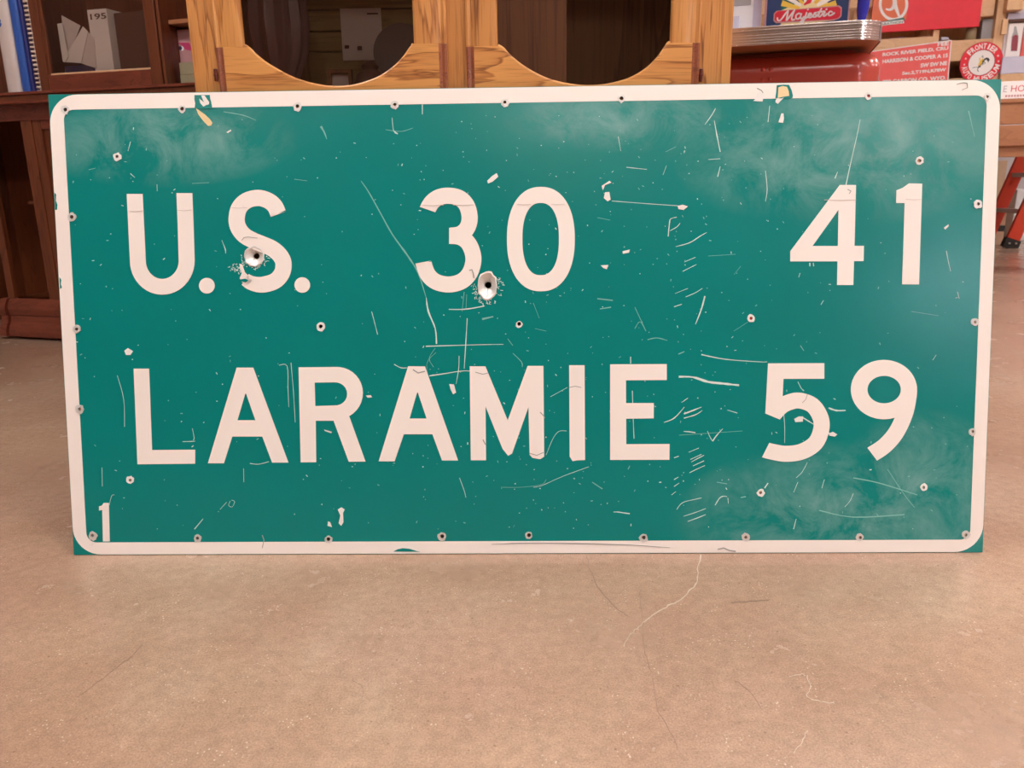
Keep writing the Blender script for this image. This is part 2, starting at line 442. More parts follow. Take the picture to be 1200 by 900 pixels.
# wall behind the photographer, with one window
WU0, WU1, WZ0, WZ1 = 6.45, 7.15, 1.85, 2.50
fm = lambda v: (lambda u, w: RM.P(u, v, w))
wl = MB().prism([(U0, 0), (U1, 0), (U1, HH), (U0, HH)], [[(WU0, WZ0), (WU0, WZ1), (WU1, WZ1), (WU1, WZ0)]], fm(V0 - .1), fm(V0)).build('wall_front', 'panelling')
struct(wl)
wf = MB()
for q in ((WU0, WU0 + .05, WZ0, WZ1), (WU1 - .05, WU1, WZ0, WZ1), (WU0, WU1, WZ0, WZ0 + .05), (WU0, WU1, WZ1 - .05, WZ1), ((WU0 + WU1) / 2 - .02, (WU0 + WU1) / 2 + .02, WZ0, WZ1)):
    wf.box(RM, q[0], q[1], V0 - .09, V0 - .02, q[2], q[3])
w1 = struct(wf.build('window_1_offscreen', 'lamp_housing'))
MB().box(RM, WU0 + .05, WU1 - .05, V0 - .06, V0 - .055, WZ0 + .05, WZ1 - .05).build('pane', 'glass', w1)
# ceiling light panels
for i, (u, v) in enumerate([(-1.6, -2.6), (1.1, -2.6), (3.8, -2.6), (6.5, -2.6), (-1.6, .4), (1.1, .4), (3.8, .4), (6.5, .4), (1.1, 3.4), (3.8, 3.4), (6.5, 3.4), (3.8, 6.4), (6.5, 6.4)]):
    t = thing('ceiling_light_offscreen', 'white framed flat light panel fixed under the ceiling', 'ceiling light', RM.P(u, v, HH), 'light panels under the ceiling')
    hb = MB()
    for q in ((-.62, .62, -.32, -.29), (-.62, .62, .29, .32), (-.62, -.59, -.29, .29), (.59, .62, -.29, .29)): hb.box(RM, u + q[0], u + q[1], v + q[2], v + q[3], HH - .05, HH + .002)
    hb.build('housing', 'lamp_housing', t)
    MB().box(RM, u - .59, u + .59, v - .29, v + .29, HH - .03, HH - .02).build('diffuser_offscreen', 'lamp_diffuser', t)
floor = bpy.data.objects['floor']
def fm_floor(z): return lambda x, y: (lambda p: Vector((p.x, p.y, z)))(flo(x, y))
for nm, mt, paths in (('crack', 'floor_crack_pale', [([(822, 650), (817, 672), (815, 685), (796, 703), (780, 712), (757, 726), (748, 735), (738, 745), (730, 757)], 2.6), ([(945, 792), (950, 806), (946, 816), (962, 822), (978, 824)], 1.6), ([(925, 794), (935, 790), (944, 792)], 1.2), ([(946, 855), (940, 870), (930, 884)], 1.6)]),
                      ('hairline_crack', 'floor_crack_dark', [([(688, 652), (693, 672), (703, 692), (720, 710), (735, 722)], 1.1), ([(750, 690), (752, 725), (755, 760), (764, 790), (770, 830), (786, 858), (795, 880)], 1.1), ([(858, 706), (880, 704.5), (903, 703)], 1.8), ([(168, 755), (150, 772), (120, 795), (90, 818)], .9), ([(862, 798), (880, 812), (892, 830)], .9), ([(412, 797), (424, 805), (424, 820)], .9)])):
    mb = MB()
    rj = random.Random(3)
    for p, w in paths:
        q = [(a + rj.uniform(-1.3, 1.3), b + rj.uniform(-.9, .9)) for a, b in smooth_path(p, 5)]
        for i0 in range(0, len(q) - 1, 6):
            seg_ = q[i0:i0 + 7]
            if len(seg_) > 1: mb.prism(ribbon(seg_, [w * rj.uniform(.3, .75) for _ in seg_]), [], fm_floor(-.002), fm_floor(.0003))
    mb.build(nm, mt, floor, kind='stuff')

# ================================================================== HIGHWAY SIGN
SX, SY, SYAW, SLEAN = 0.0134147, 1.183602, -0.0230208, 0.1780904
SA = Vector((math.cos(SYAW), math.sin(SYAW), 0)); SB = Vector((-math.sin(SYAW), math.cos(SYAW), 0))
SV = Vector((0, 0, 1)) * math.cos(SLEAN) + SB * math.sin(SLEAN)
SN = SV.cross(SA) * -1
if SN.y > 0: SN = -SN
SO = Vector((SX, SY, .0007))
SW, SH = 1.524, .762
def SP(d): return lambda s, t: SO + SA * s + SV * t + SN * d
def spx(x, y):
    q = hit(x, y, SO, SN) - SO; return (q.dot(SA), q.dot(SV))
def spxl(l): return [spx(*p) for p in l]
sign = thing('highway_sign', 'big green highway sign lettered U.S. 30 41, LARAMIE 59 leaning on the oak cabinet', 'road sign', SO)
BUL = [(298, 300.6, 10.6, 10.8, 3.3, 301, (298.8, 299.6)), (571, 334.5, 10.6, 15.2, 3.8, 88, (571.8, 333.8))]
# small punched holes with a bare rim
HOLES = [(137.5, 183.5, 'r'), (376, 382.5, 'd'), (608.5, 379.5, 'd'), (1077, 188.5, 'd'), (880, 373, 'r'), (153, 562.5, 'r'), (891, 577, 'g'), (1082, 571, 'g'),
         (77, 128.7, 'd'), (213.7, 127.6, 'd'), (348.8, 124.6, 'd'), (463, 122.7, 'r'), (591.6, 120, 'r'), (728.3, 115.5, 'd'), (1017.5, 112.5, 'g'), (1156.5, 113.3, 'g'),
         (84.4, 254.3, 'd'), (90.2, 385.7, 'r'), (94, 479.3, 'r'), (1146, 239, 'g'), (1142.3, 377.5, 'g'), (1139.3, 505.5, 'g'),
         (108.8, 627.3, 'r'), (231.7, 630.5, 'r'), (385, 631.6, 'd'), (518.3, 628.2, 'd'), (620, 627, 'd'), (754.3, 629.6, 'd'), (873.8, 629.3, 'r'), (1007.8, 629.6, 'r'), (1131.4, 626.5, 'g')]
def bore_r(k): return 2.3 if k == 'd' else 1.9
BORES = [spxl(ell(x, y, bore_r(k), bore_r(k), 14)) for x, y, k in HOLES]
hw = SW / 2
cr_out = [spxl(blob(b[0], b[1], b[2], b[3], b[5], n=22, amp=.07)) for b in BUL]
pts = [(-hw, 0), (hw, 0), (hw, SH), (-hw, SH)]
pm = MB().prism(pts, cr_out + BORES, SP(-.003), SP(0))
uvs = []
for v in pm.v:
    q = v - SO; uvs.append((q.dot(SA) / SW + .5, q.dot(SV) / SH))
link('panel', pm.v, pm.f, 'sign_green', sign, uvs=uvs)
# white border, with two places where it has flaked off down to the green
outer = rrect(-hw + .0008, hw - .0008, .0008, SH - .0008, .046, 10)
inner = rrect(-hw + .0235, hw - .0215, .0215, SH - .0245, .017, 8)
def notch_path(px0, px1, n=7, seed=1):
    rnd = random.Random(seed); return [(px0[0] + (px1[0] - px0[0]) * i / n + (rnd.uniform(-.8, .8) if 0 < i < n else 0), px0[1] + (px1[1] - px0[1]) * i / n) for i in range(n + 1)]
def in_poly(p, poly):
    c = False; n = len(poly)
    for i in range(n):
        (x0, y0), (x1, y1) = poly[i], poly[(i + 1) % n]
        if (y0 > p[1]) != (y1 > p[1]) and p[0] < (x1 - x0) * (p[1] - y0) / (y1 - y0) + x0: c = not c
    return c
def densify(poly, step=.0004):
    o = []; n = len(poly)
    for i in range(n):
        (x0, y0), (x1, y1) = poly[i], poly[(i + 1) % n]; m = max(1, int(math.hypot(x1 - x0, y1 - y0) / step))
        o += [(x0 + (x1 - x0) * j / m, y0 + (y1 - y0) * j / m) for j in range(m)]
    return o
inner_d = densify(inner); border_holes = []
for x, y, k in HOLES:
    c = spx(x, y); e = spx(x + bore_r(k) + 1.0, y); r = math.hypot(e[0] - c[0], e[1] - c[1])
    ring_ = [(c[0] + r * math.cos(2 * PI * j / 24), c[1] + r * math.sin(2 * PI * j / 24)) for j in range(24)]
    ins = [in_poly(q, inner) for q in ring_]
    if all(ins): continue
    if not any(ins): border_holes.append(ring_); continue
    n = len(inner_d); near = [math.hypot(q[0] - c[0], q[1] - c[1]) < r for q in inner_d]
    st_ = next(i for i in range(n) if not near[i]); rot = inner_d[st_:] + inner_d[:st_]; near = near[st_:] + near[:st_]
    i0 = next(i for i in range(n) if near[i]); i1 = max(i for i in range(n) if near[i])
    a0 = math.atan2(rot[i0][1] - c[1], rot[i0][0] - c[0]); a1 = math.atan2(rot[i1][1] - c[1], rot[i1][0] - c[0])
    best = None; score = (0, 0)
    for sg in (1, -1):
        d_ = ((a1 - a0) * sg) % (2 * PI)
        fr_ = sum(not in_poly((c[0] + r * math.cos(a0 + sg * d_ * j / 10), c[1] + r * math.sin(a0 + sg * d_ * j / 10)), inner) for j in range(1, 10))
        if fr_ > 4 and (fr_, d_) > score: best, score = (sg, d_), (fr_, d_)
    if best: inner_d = rot[:i0] + [(c[0] + r * math.cos(a0 + best[0] * best[1] * j / 12), c[1] + r * math.sin(a0 + best[0] * best[1] * j / 12)) for j in range(13)] + rot[i1 + 1:]
def thin(poly):                                # drop points that lie on a straight run
    o = []; n = len(poly)
    for i in range(n):
        a_, b_, c_ = o[-1] if o else poly[i - 1], poly[i], poly[(i + 1) % n]
        if abs((b_[0] - a_[0]) * (c_[1] - a_[1]) - (b_[1] - a_[1]) * (c_[0] - a_[0])) > 1e-9: o.append(b_)
    return o
MB().prism(outer, [thin(inner_d)[::-1]] + border_holes, SP(0), SP(.0005)).build('border', 'sign_white', sign)

# letters -------------------------------------------------------------
def glyph(name, polys, label=None):
    mb = MB(); d = .0007
    for outer_, holes in polys:
        mb.prism(spxl(outer_), [spxl(h) for h in holes], SP(0), SP(d)); d += .00005
    o = mb.build(name, 'sign_white', sign)
    if label: o['label'] = label
    return o
def arc(cx, cy, rx, ry, a0, a1, n=14):
    return [(cx + rx * math.cos(math.radians(a0 + (a1 - a0) * i / n)), cy + ry * math.sin(math.radians(a0 + (a1 - a0) * i / n))) for i in range(n + 1)]
def unit(a, b):
    l = math.hypot(b[0] - a[0], b[1] - a[1]); return ((b[0] - a[0]) / l, (b[1] - a[1]) / l)
glyph('letter', [(ribbon([(158, 227.4), (159.6, 262)] + arc(190.3, 305.5, 28.6, 30.6, 180, 0, 24) + [(217.6, 262), (216.2, 226.4)], 18.5, (-1, 0), (1, 0)), [])], 'white letter U')
glyph('full_stop', [(ell(242.5, 334.8, 9.2, 9.2, 28), [])])
sS = smooth_path([(326.3, 251), (322, 241.5), (314, 235), (302.5, 232), (289.5, 235), (280.5, 243.5), (277.4, 256), (279.3, 266.5), (286, 275.5), (296, 281.5), (307, 286), (318.5, 291), (327.5, 298.5), (332.2, 308), (330.5, 320), (322, 329.5), (307, 333.7), (295, 331.8), (287.5, 327.5)], 5)
glyph('letter', [(ribbon(sS, [18.9] * (len(sS) - 12) + [18.9 - .35 * k for k in range(12)], unit((335.3, 248), (318, 254.3))), [])], 'white letter S with a chipped tail')
glyph('paint_chip', [([(280.5, 309), (284, 310), (287, 319), (292, 324), (296, 330), (290, 334), (284, 331), (281, 326), (283.5, 320), (281.5, 314)], [])])
glyph('full_stop', [(ell(354.3, 334, 9.1, 9.1, 28), [])])
g3a = smooth_path([(501, 245.6), (506, 237.3), (514, 231.5), (525, 229.4), (538, 232), (547, 241), (550.4, 255), (547.5, 267), (539, 274.5), (526.3, 276.4)], 5)
g3b = smooth_path([(526.3, 276.4), (539.5, 278), (549.5, 286), (554.8, 302), (551.5, 318), (542, 329), (527, 333.4), (511.5, 330.5), (501.3, 321.5), (496, 307.2)], 5)
glyph('numeral', [(ribbon(g3a, 18.9, unit((492, 242.5), (510, 248.7)), (0, 1)), []), (ribbon(g3b, 18.7, (0, 1), unit((505, 305.5), (487, 308.8))), [])], 'white numeral 3')
glyph('numeral', [(ell(633.8, 280.2, 39.8, 61.2, 72, 2.25), [ell(633.6, 280.2, 21.4, 42.4, 64, 2.35)])], 'white numeral 0')
glyph('numeral', [([(984, 216.8), (1003, 216.8), (1001.2, 288), (1012.3, 288), (1011.8, 306), (1000.7, 306), (999.8, 334), (980.8, 334), (981.4, 306.3), (926, 306.3), (926, 294.5)], [[(982.5, 245.8), (981.8, 288.3), (952, 288.3)]])], 'white numeral 4')
glyph('numeral', [([(1065, 215), (1080.5, 215.3), (1076.8, 333.3), (1057, 333.3), (1060, 238), (1050, 238), (1050.5, 223), (1058, 220)], [])], 'white numeral 1 beside the 4')
glyph('letter', [([(156.8, 432), (174.8, 432), (178.3, 527.4), (228.8, 527), (228.8, 543.3), (161.3, 544)], [])], 'white letter L')
def letterA(ax0, ax1, ay, bl0, bl1, bly, br0, br1, bry, hb0, hb1, hby, hax, hay, lb0, lb1, lby):
    return [([(ax0, ay), (ax1, ay), (br1, bry), (br0, bry), (lb1, lby), (lb0, lby), (bl1, bly), (bl0, bly)], [[(hax - .5, hay), (hb0, hby), (hb1, hby), (hax + .5, hay)]])]
glyph('letter', letterA(277.5, 296.8, 430.8, 243.8, 262.5, 542.8, 319, 338, 542, 278.3, 299.5, 492.5, 288, 461.3, 272.3, 307.5, 511.5), 'white letter A beside the L')
glyph('letter', [([(350, 430.5), (395, 430)] + arc(395, 460.6, 30.3, 30.6, -84, 62, 14) + [(428.3, 540.8), (408.8, 541), (391, 493), (370, 493), (370.6, 541.5), (352.5, 541.7)], [[(368.8, 448.3), (391, 448)] + arc(393, 461.6, 14, 13.6, -80, 80, 10) + [(391, 475.2), (369.5, 475.8)]])], 'white letter R')
glyph('letter', letterA(478.3, 498, 429.3, 443.8, 462.5, 540.5, 518, 536.8, 539.5, 480, 500, 490.5, 489.3, 460, 473.3, 506.8, 508.8), 'white letter A beside the M')
glyph('letter', [([(550.5, 429.3), (568.8, 429.3), (595, 492.5), (618.3, 428.8), (636.8, 428.8), (637.7, 535), (633, 538), (624, 536.5), (620.7, 533), (619.3, 477), (600, 531.5), (595.5, 534), (589, 526), (569, 476.3), (569.6, 539.3), (551.8, 539.3)], [])], 'white letter M')
glyph('letter', [([(667, 428), (685, 428), (685.6, 539), (676, 539.4), (671, 540.3), (667.6, 535)], [])], 'white letter I')
glyph('letter', [([(715, 427), (781.3, 426.7), (781.3, 445.3), (733.5, 445.6), (733.6, 472.4), (766, 472.3), (766, 490.2), (733.7, 490.6), (733.8, 520.6), (784.6, 520.3), (784.4, 538.7), (715, 538.9)], [])], 'white letter E')
g5 = smooth_path([(905.3, 487), (915, 476.5), (925, 471.3), (937, 469.4), (952, 475), (961.3, 489), (962.3, 503), (955.5, 519), (940, 529), (922, 531.8), (908, 530), (897.2, 527.5)], 5)
glyph('numeral', [([(900, 425.8), (965.8, 425.5), (965.8, 443.8), (918, 443.9), (917, 465), (918.5, 478), (913, 489.3), (896.8, 484.5)], []), (ribbon(g5, 18.6, unit((913, 489.3), (897.6, 484.7)), unit((893.5, 535), (901, 520))), [])], 'white numeral 5')
g9 = smooth_path([(1064.9, 452), (1064.8, 463), (1060.5, 484), (1050.5, 506), (1037, 522), (1022, 532.2)], 6)
glyph('numeral', [(ell(1035.7, 456.5, 38.7, 34.8, 64), [ell(1036, 456.5, 19.6, 16.1, 52)]), (ribbon(g9, [18.6] * len(g9), None, unit((1027, 538.8), (1017, 525.5))), [])], 'white numeral 9')
glyph('numeral', [([(121.6, 589.4), (127.6, 589.3), (128.8, 634.3), (120.9, 634.4), (120, 597.5), (116.3, 598.3), (116.2, 593.3), (119.5, 592.5)], [])], 'small white numeral 1')

# bullet craters
for cx, cy, rx, ry, rh, seed, hc in BUL:
    o_ = blob(cx, cy, rx, ry, seed, n=22, amp=.07); n = len(o_); vs = []
    for f_, d in ((1.12, .0010), (1.0, .0016), (.78, -.0012), (.45, -.0035), (rh / rx * .98, -.0085)):
        for i, p in enumerate(o_):
            k = (1 - f_) if f_ < 1 else 0
            ex, ey = hc[0] + rh * math.cos(2 * PI * i / n), hc[1] + rh * math.sin(2 * PI * i / n)
            if f_ > .5 or f_ == .45: x, y = cx * (1 - k) + hc[0] * k + (p[0] - cx) * f_, cy * (1 - k) + hc[1] * k + (p[1] - cy) * f_
            else: x, y = ex, ey
            vs.append(SP(d)(*spx(x, y)))
    fs = [(r * n + i, r * n + (i + 1) % n, (r + 1) * n + (i + 1) % n, (r + 1) * n + i) for r in range(4) for i in range(n)]
    link('bullet_hole', vs, fs, 'bare_metal', sign, smooth=True)
# small punched holes with a bare rim
rnd = random.Random(5)
for i, (x, y, k) in enumerate(HOLES):
    R = 4.7 + rnd.uniform(-.5, .5); o_ = blob(x + rnd.uniform(-.5, .5), y + rnd.uniform(-.3, .6), R, R, 40 + i, n=14, amp=.14)
    if i in (8, 10, 13, 15, 22, 30, 21): o_[3] = (o_[3][0] + rnd.uniform(-2, 2), o_[3][1] + 1.5)
    rh = 2.3 if k == 'd' else 1.9
    hl = ell(x, y, rh, rh, 14)
    rim = MB().prism(spxl(o_), [spxl(hl[::-1])], SP(0), SP(.0013)).build('rivet_hole', 'bare_metal' if i > 7 else 'chip_pale', sign)
    hp = spxl(hl); nh = len(hp)
    link('bore', [SP(.0013)(*q) for q in hp] + [SP(-.003)(*q) for q in hp], [(j, (j + 1) % nh, (j + 1) % nh + nh, j + nh) for j in range(nh)], 'bare_metal', rim, smooth=True)
# flaked paint
def chip(mat, loops, d=.0011, name='paint_chip'):
    if name == 'paint_chip':
        for l in loops: o = MB().prism(spxl(l), [], SP(0), SP(d)).build(name, mat, sign)
        return o
    mb = MB()
    for l in loops: mb.prism(spxl(l), [], SP(0), SP(d))
    return mb.build(name, mat, sign)
chip('sign_green', [[(228.2, 111.6), (246, 111.4), (246.5, 116), (247.5, 119), (249, 127.4), (228.3, 127.6), (229, 121), (228, 117)]], .0010)
chip('chip_pale', [[(236, 112), (240, 112), (245.5, 120), (245, 122.5), (241, 123.5), (238, 117)], [(233.8, 115.8), (240.5, 121), (241, 124), (238.5, 125), (235, 121)]])
chip('chip_tan', [[(230, 127), (233, 129), (240, 134), (246, 139.5), (249, 144), (247.5, 147.3), (244, 147.6), (238.5, 142), (232.5, 134)]])
chip('sign_green', [[(910, 100), (918, 99.3), (924.5, 99.6), (927.5, 106), (929, 112), (928.5, 115), (924, 116), (908.5, 115), (909.5, 108)]], .0010)
chip('chip_tan', [[(912, 102.5), (917, 101), (922, 102), (924, 107), (924.6, 112.5), (918, 113.5), (911.2, 115), (911.6, 108)]])
chip('chip_pale', [[(909, 117), (911, 115.3), (915, 115.8), (918.5, 114.4), (914, 119), (911.5, 121.8), (908.7, 120)]])
chip('chip_pale', [[(884.5, 117), (886.5, 111.5), (889, 108), (893, 107), (895, 110), (894, 116), (893.5, 119), (888, 118.8), (882.5, 118.2)]], .0009)
chip('chip_pale', [[(914, 138), (915.5, 133), (918, 133), (918.5, 139), (917.5, 144), (912, 143.5)], [(709, 225.5), (714, 225), (715.5, 234), (712, 236), (707.5, 232)], [(794, 241.5), (800, 240), (806, 242), (801, 246), (795, 245)],
                   [(396, 597), (400, 594.5), (404, 597), (402, 601), (402.5, 612), (400, 616), (397, 613), (399, 604)], [(384.5, 611), (387, 612), (389, 617.5), (384, 616)], [(526.5, 450), (532, 450.5), (534.5, 460), (531, 462), (528, 456)],
                   [(729.5, 294.5), (738, 292.5), (737, 296), (730, 297.5)], [(704, 311), (713, 310.5), (711, 315.5), (707, 314)], [(265.5, 155), (270.5, 152), (271, 153.5), (267, 156)], [(705, 218), (714, 212), (716.5, 214), (709, 217), (706.5, 223)],
                   [(146, 411), (150, 408), (156, 411.5), (153, 416), (148, 416)], [(429, 463.5), (434.5, 463), (436, 465.5), (431, 466)], [(380, 503.5), (389, 506), (388, 507.5), (381, 505)],
                   [(930.5, 491), (936, 488), (941, 488), (940.5, 494), (932, 494.5)], [(971, 508), (976, 506), (981, 509), (978, 511.5), (972, 510.5)], [(1106, 267), (1111, 263), (1111.5, 265), (1107.5, 269)], [(571, 212), (576, 207), (582, 203), (584, 207), (577, 213), (572, 215)]])
# chips along the left border and the lower border
chip('sign_green', [[(64.2, 226), (66, 228), (65.6, 235), (67.5, 240), (67, 246), (65, 246)], [(70, 325), (72, 328), (71.5, 333), (72.8, 337), (70.8, 338.5)], [(461, 646.2), (466, 643.5), (472, 642.2), (480, 643), (488, 645.5), (492, 646.4)], [(281.5, 327.5), (287.5, 326.5), (291.5, 328.5), (288, 331), (283.5, 330)]], .0011)
chip('scratch_grey', [ribbon([(576, 637.6), (600, 636.6), (640, 636.2), (690, 637), (740, 638.4), (785, 641.5)], [.3, .9, .9, 1.1, .8, .3]), ribbon([(841, 643.5), (848, 642), (855, 645), (862, 646)], 1.4), ribbon([(307.5, 627), (309.5, 633), (307.5, 642)], .7),
                      ribbon([(550, 317), (553, 316), (554.5, 320), (555.5, 326)], 1.3), ribbon([(557, 436), (566, 438.5), (572, 437)], .8), ribbon([(620.5, 531), (629, 533.5), (637, 530)], .8), ribbon([(484, 433), (490, 437), (498, 435)], 1.4),
                      ribbon([(1121, 99), (1128, 97), (1133, 97.5), (1133.5, 103), (1127, 105.5)], .7), ribbon([(887, 103.5), (892, 106), (894, 109)], .9), ribbon([(667, 454), (674, 452.5), (681, 454)], .8), ribbon([(633, 483), (637, 487), (638, 490)], 1.2),
                      ribbon([(283.5, 282), (286, 278.5), (291, 277.5), (296, 278.5), (302, 279)], .6), ribbon([(566, 515), (569, 521)], 1.3), ribbon([(993, 222), (997, 224), (995, 227)], 1.0), ribbon([(940, 472), (944, 468), (946, 462)], .5)], .0013, 'scuff')['kind'] = 'stuff'
chip('seam_line', [ribbon([(yy[0], yy[1]), ((yy[0] + yy[2]) / 2, yy[1] + .5), (yy[2], yy[3])], .55) for yy in ((152, 247.5, 168, 246.8), (208, 246.5, 225, 246), (495, 240.5, 520, 240.3), (531, 240.2, 555, 240), (606, 239.5, 622, 239.4), (646, 239.4, 662, 239.3), (270, 243.5, 290, 243.3), (966, 234.3, 1003, 234.3), (1061, 233.6, 1080, 233.6))], .0013, 'overlay_seam')['kind'] = 'stuff'
# scratches: (points, width) bright, then faint
SCR = [([(499, 405.8), (512, 405.4), (560, 404), (590, 403.5)], [1.8, 1.5, 1.0, .9]), ([(547.5, 373), (546, 400), (544, 432)], [1.0, 1.3, 1.1]), ([(526, 362.5), (540, 362.6), (552, 361.5), (568, 358.5)], [1.6, 1.9, 1.9, 1.2]), ([(503, 440.5), (520, 438), (545, 434.5), (565, 437)], [1.6, 1.4, 1.2, .8]), ([(462, 427), (470, 431), (478, 431)], [1.2, 1.5, .8]), ([(538, 417), (537.5, 432), (534.5, 450)], [.8, 1.1, .7]),
       ([(499.5, 349), (502, 365), (510, 385), (511.5, 403)], [1.2, 3.0, 2.0, 2.6]), ([(435.5, 365), (439, 378), (442.5, 392)], [.9, .9, .9]), ([(717, 235.5), (760, 238.8), (800, 241.5)], [1.1, .9, 1.2]), ([(783, 277), (784.5, 262), (786, 256.5), (793, 254.5)], [1.5, 1.7, 1.0, .9]), ([(785, 270.5), (793, 266), (797, 261.5)], [.9, 1.1, .7]), ([(792, 289), (808, 284.5), (820, 277), (828, 272.5)], [1.0, 1.3, 1.4, .8]),
       ([(837, 141), (840, 158), (844, 178)], [.6, 1.8, 1.6]), ([(826, 146), (834, 135), (838.5, 127)], [.9, 1.7, .8]), ([(795.5, 441.5), (812, 442), (830, 447.5), (848, 449.5), (866, 451.5)], [3.0, 3.2, 4.0, 3.4, 2.8]), ([(822, 415.5), (850, 421), (890, 424), (899, 424)], [1.8, 1.3, 1.0, .8]), ([(826, 347), (822, 362), (815, 380)], [2.4, 2.4, .6]), ([(778, 495), (790, 490), (802, 477)], [.8, 1.7, .8]), ([(801.5, 485), (812, 481), (822, 477)], [2.6, 2.2, .9]), ([(801.5, 490), (815, 486), (823, 481)], [1.6, 1.4, .6]), ([(801, 505.5), (808, 506), (815, 507)], [.8, 1.6, 1.6]), ([(835, 517), (840, 510), (847, 502.5)], [1.8, 1.6, .8]), ([(829, 505), (832, 512), (835, 517)], [.7, 1.0, 1.0]),
       ([(800.5, 470.5), (806, 466.5)], [1.6, .8]), ([(852.5, 480.5), (864, 484)], [1.0, 1.4]), ([(838, 592), (843, 584), (847.5, 581.5), (852, 582)], [1.2, 1.6, 1.4, .8]), ([(853, 583.5), (853.5, 590)], [.9, .5]), ([(808, 554), (816, 550), (826, 545.5)], [.6, 1.1, .7]), ([(810, 541.5), (818, 537), (825, 533.5)], [.6, 1.3, .8]), ([(809, 538.5), (822, 532.5)], [.7, 1.3]), ([(812, 546), (825, 540)], [.7, 1.0]), ([(807, 530), (819, 525)], [.6, .9]), ([(806, 611), (817, 607), (827, 603)], [.8, 1.3, .8]), ([(801, 605), (815, 600.5), (827, 596)], [.6, 1.0, .6]), ([(793, 597), (800, 589), (815, 585), (822, 583.5)], [.7, .8, .9, .9]), ([(1000, 578), (996, 587), (990, 594)], [0.6, .6, .6]),
       ([(989, 228), (996, 195), (1004, 160), (1008, 140)], [1.6, 1.2, 1.0, .6]), ([(978.5, 209), (981.5, 201.5)], [1.6, .8]), ([(918.5, 486), (919.5, 500), (919.5, 519)], [.9, .9, .6]), ([(941, 489.5), (955, 498), (966, 504), (972, 508)], [2.0, 1.6, 1.2, 2.6]), ([(971, 478), (980, 481), (991, 481)], [2.0, 3.0, 1.6]), ([(935, 447.5), (939, 455), (942, 458)], [1.2, 1.0, 1.8]), ([(933, 560), (940, 553), (946, 542)], [.6, .8, .7]), ([(930, 577), (935, 565)], [.5, .9]), ([(966, 562), (963, 572)], [.7, .5]),
       ([(327, 428), (336.5, 429), (337.5, 455), (338.5, 477)], [.9, .9, .7, .6]), ([(341, 425), (344, 460), (346, 495)], [.8, .6, .5]), ([(214, 517.5), (224, 517.3), (229, 517)], [.9, 1.2, .6]), ([(225.5, 502), (227.5, 513), (226.5, 516)], [.6, .8, .9]), ([(293, 543), (303, 544), (315, 541)], [1.2, 1.2, 1.0]), ([(260, 281.5), (264, 292), (264.5, 297)], [.6, 1.4, .8]), ([(495, 122.5), (495, 134)], [1.6, 1.2]), ([(459.5, 138), (461, 152), (464, 156.5)], [.8, 1.0, 1.4]), ([(461, 153), (466, 157)], [1.0, 2.0]), ([(153, 203.5), (158, 208)], [1.4, .7]), ([(184, 216), (184.3, 224)], [.7, .5]), ([(150, 177), (153, 166)], [.6, .9]), ([(228, 620), (238, 608)], [1.6, .8]), ([(119.5, 548), (120, 570)], [.7, .5]), ([(137.5, 440), (145, 468), (146, 500)], [.6, .6, .5]), ([(538.5, 560), (544, 575), (546, 583)], [.8, .9, .5]), ([(285.5, 549), (285.8, 565)], [.9, .7]),
       ([(640, 533), (648, 514), (655, 505.5), (664, 505)], [.7, .6, .6, .6]), ([(741, 458), (742, 490), (743, 514)], [1.1, .9, 1.2]), ([(739, 418), (739, 426)], [1.6, 2.0]), ([(645, 465), (665, 454)], [.7, .7]), ([(734, 196), (748, 197.5), (758, 198.5)], [1.4, .8, .6]), ([(724.5, 160), (727.5, 177)], [.7, .4]), ([(841, 207), (844, 195)], [1.6, .7]), ([(830, 187), (844, 186)], [.8, .6]), ([(777, 205), (781, 194)], [.7, .6]), ([(900, 143), (902, 124)], [1.4, .9]), ([(897, 200), (899, 222), (897, 236)], [.8, 1.2, .6]), ([(803.5, 348), (815, 343), (823, 338)], [.9, 1.3, .8]), ([(790, 359.5), (799, 356.5)], [1.5, .9]), ([(800, 318), (816, 310)], [.9, 1.0]), ([(802, 307), (815, 301.5)], [.7, .8]), ([(791, 344), (806, 338)], [.6, .7]), ([(1109, 294), (1111, 305), (1114, 318)], [1.1, .8, .5]), ([(1122, 342), (1124, 350)], [.9, .5]), ([(1093, 422), (1097, 416)], [.8, .7]), ([(938, 405), (942, 411)], [.8, .8]), ([(962, 357), (965, 352)], [1.6, 1.2]), ([(936, 325), (937.5, 320)], [1.2, 1.2]), ([(949, 308), (949, 312)], [1.8, 1.8]), ([(953, 308), (953.5, 312)], [1.5, 1.5]), ([(930, 620), (933, 608)], [1.4, .6]), ([(900, 566), (896, 572)], [1.6, 1.6]),
       ([(719, 600), (724, 600), (731, 601), (738, 602)], [.8, 1.4, 1.6, 1.6]), ([(271.5, 586), (275, 588), (272, 594), (268, 592), (270, 587)], [.5] * 5), ([(265.5, 588.5), (258, 597)], [.5, .5]), ([(128, 592), (131, 581), (134, 580)], [.5, .6, .6]), ([(790, 562), (795, 559)], [1.2, .8]), ([(790, 570), (796, 566)], [1.2, .6]), ([(787, 580), (792, 576)], [.8, .6]), ([(790, 536.5), (795.5, 534.5)], [1.2, .8]), ([(690, 547), (660, 558), (635, 569), (625, 571)], [.5, .5, .7, .5])]
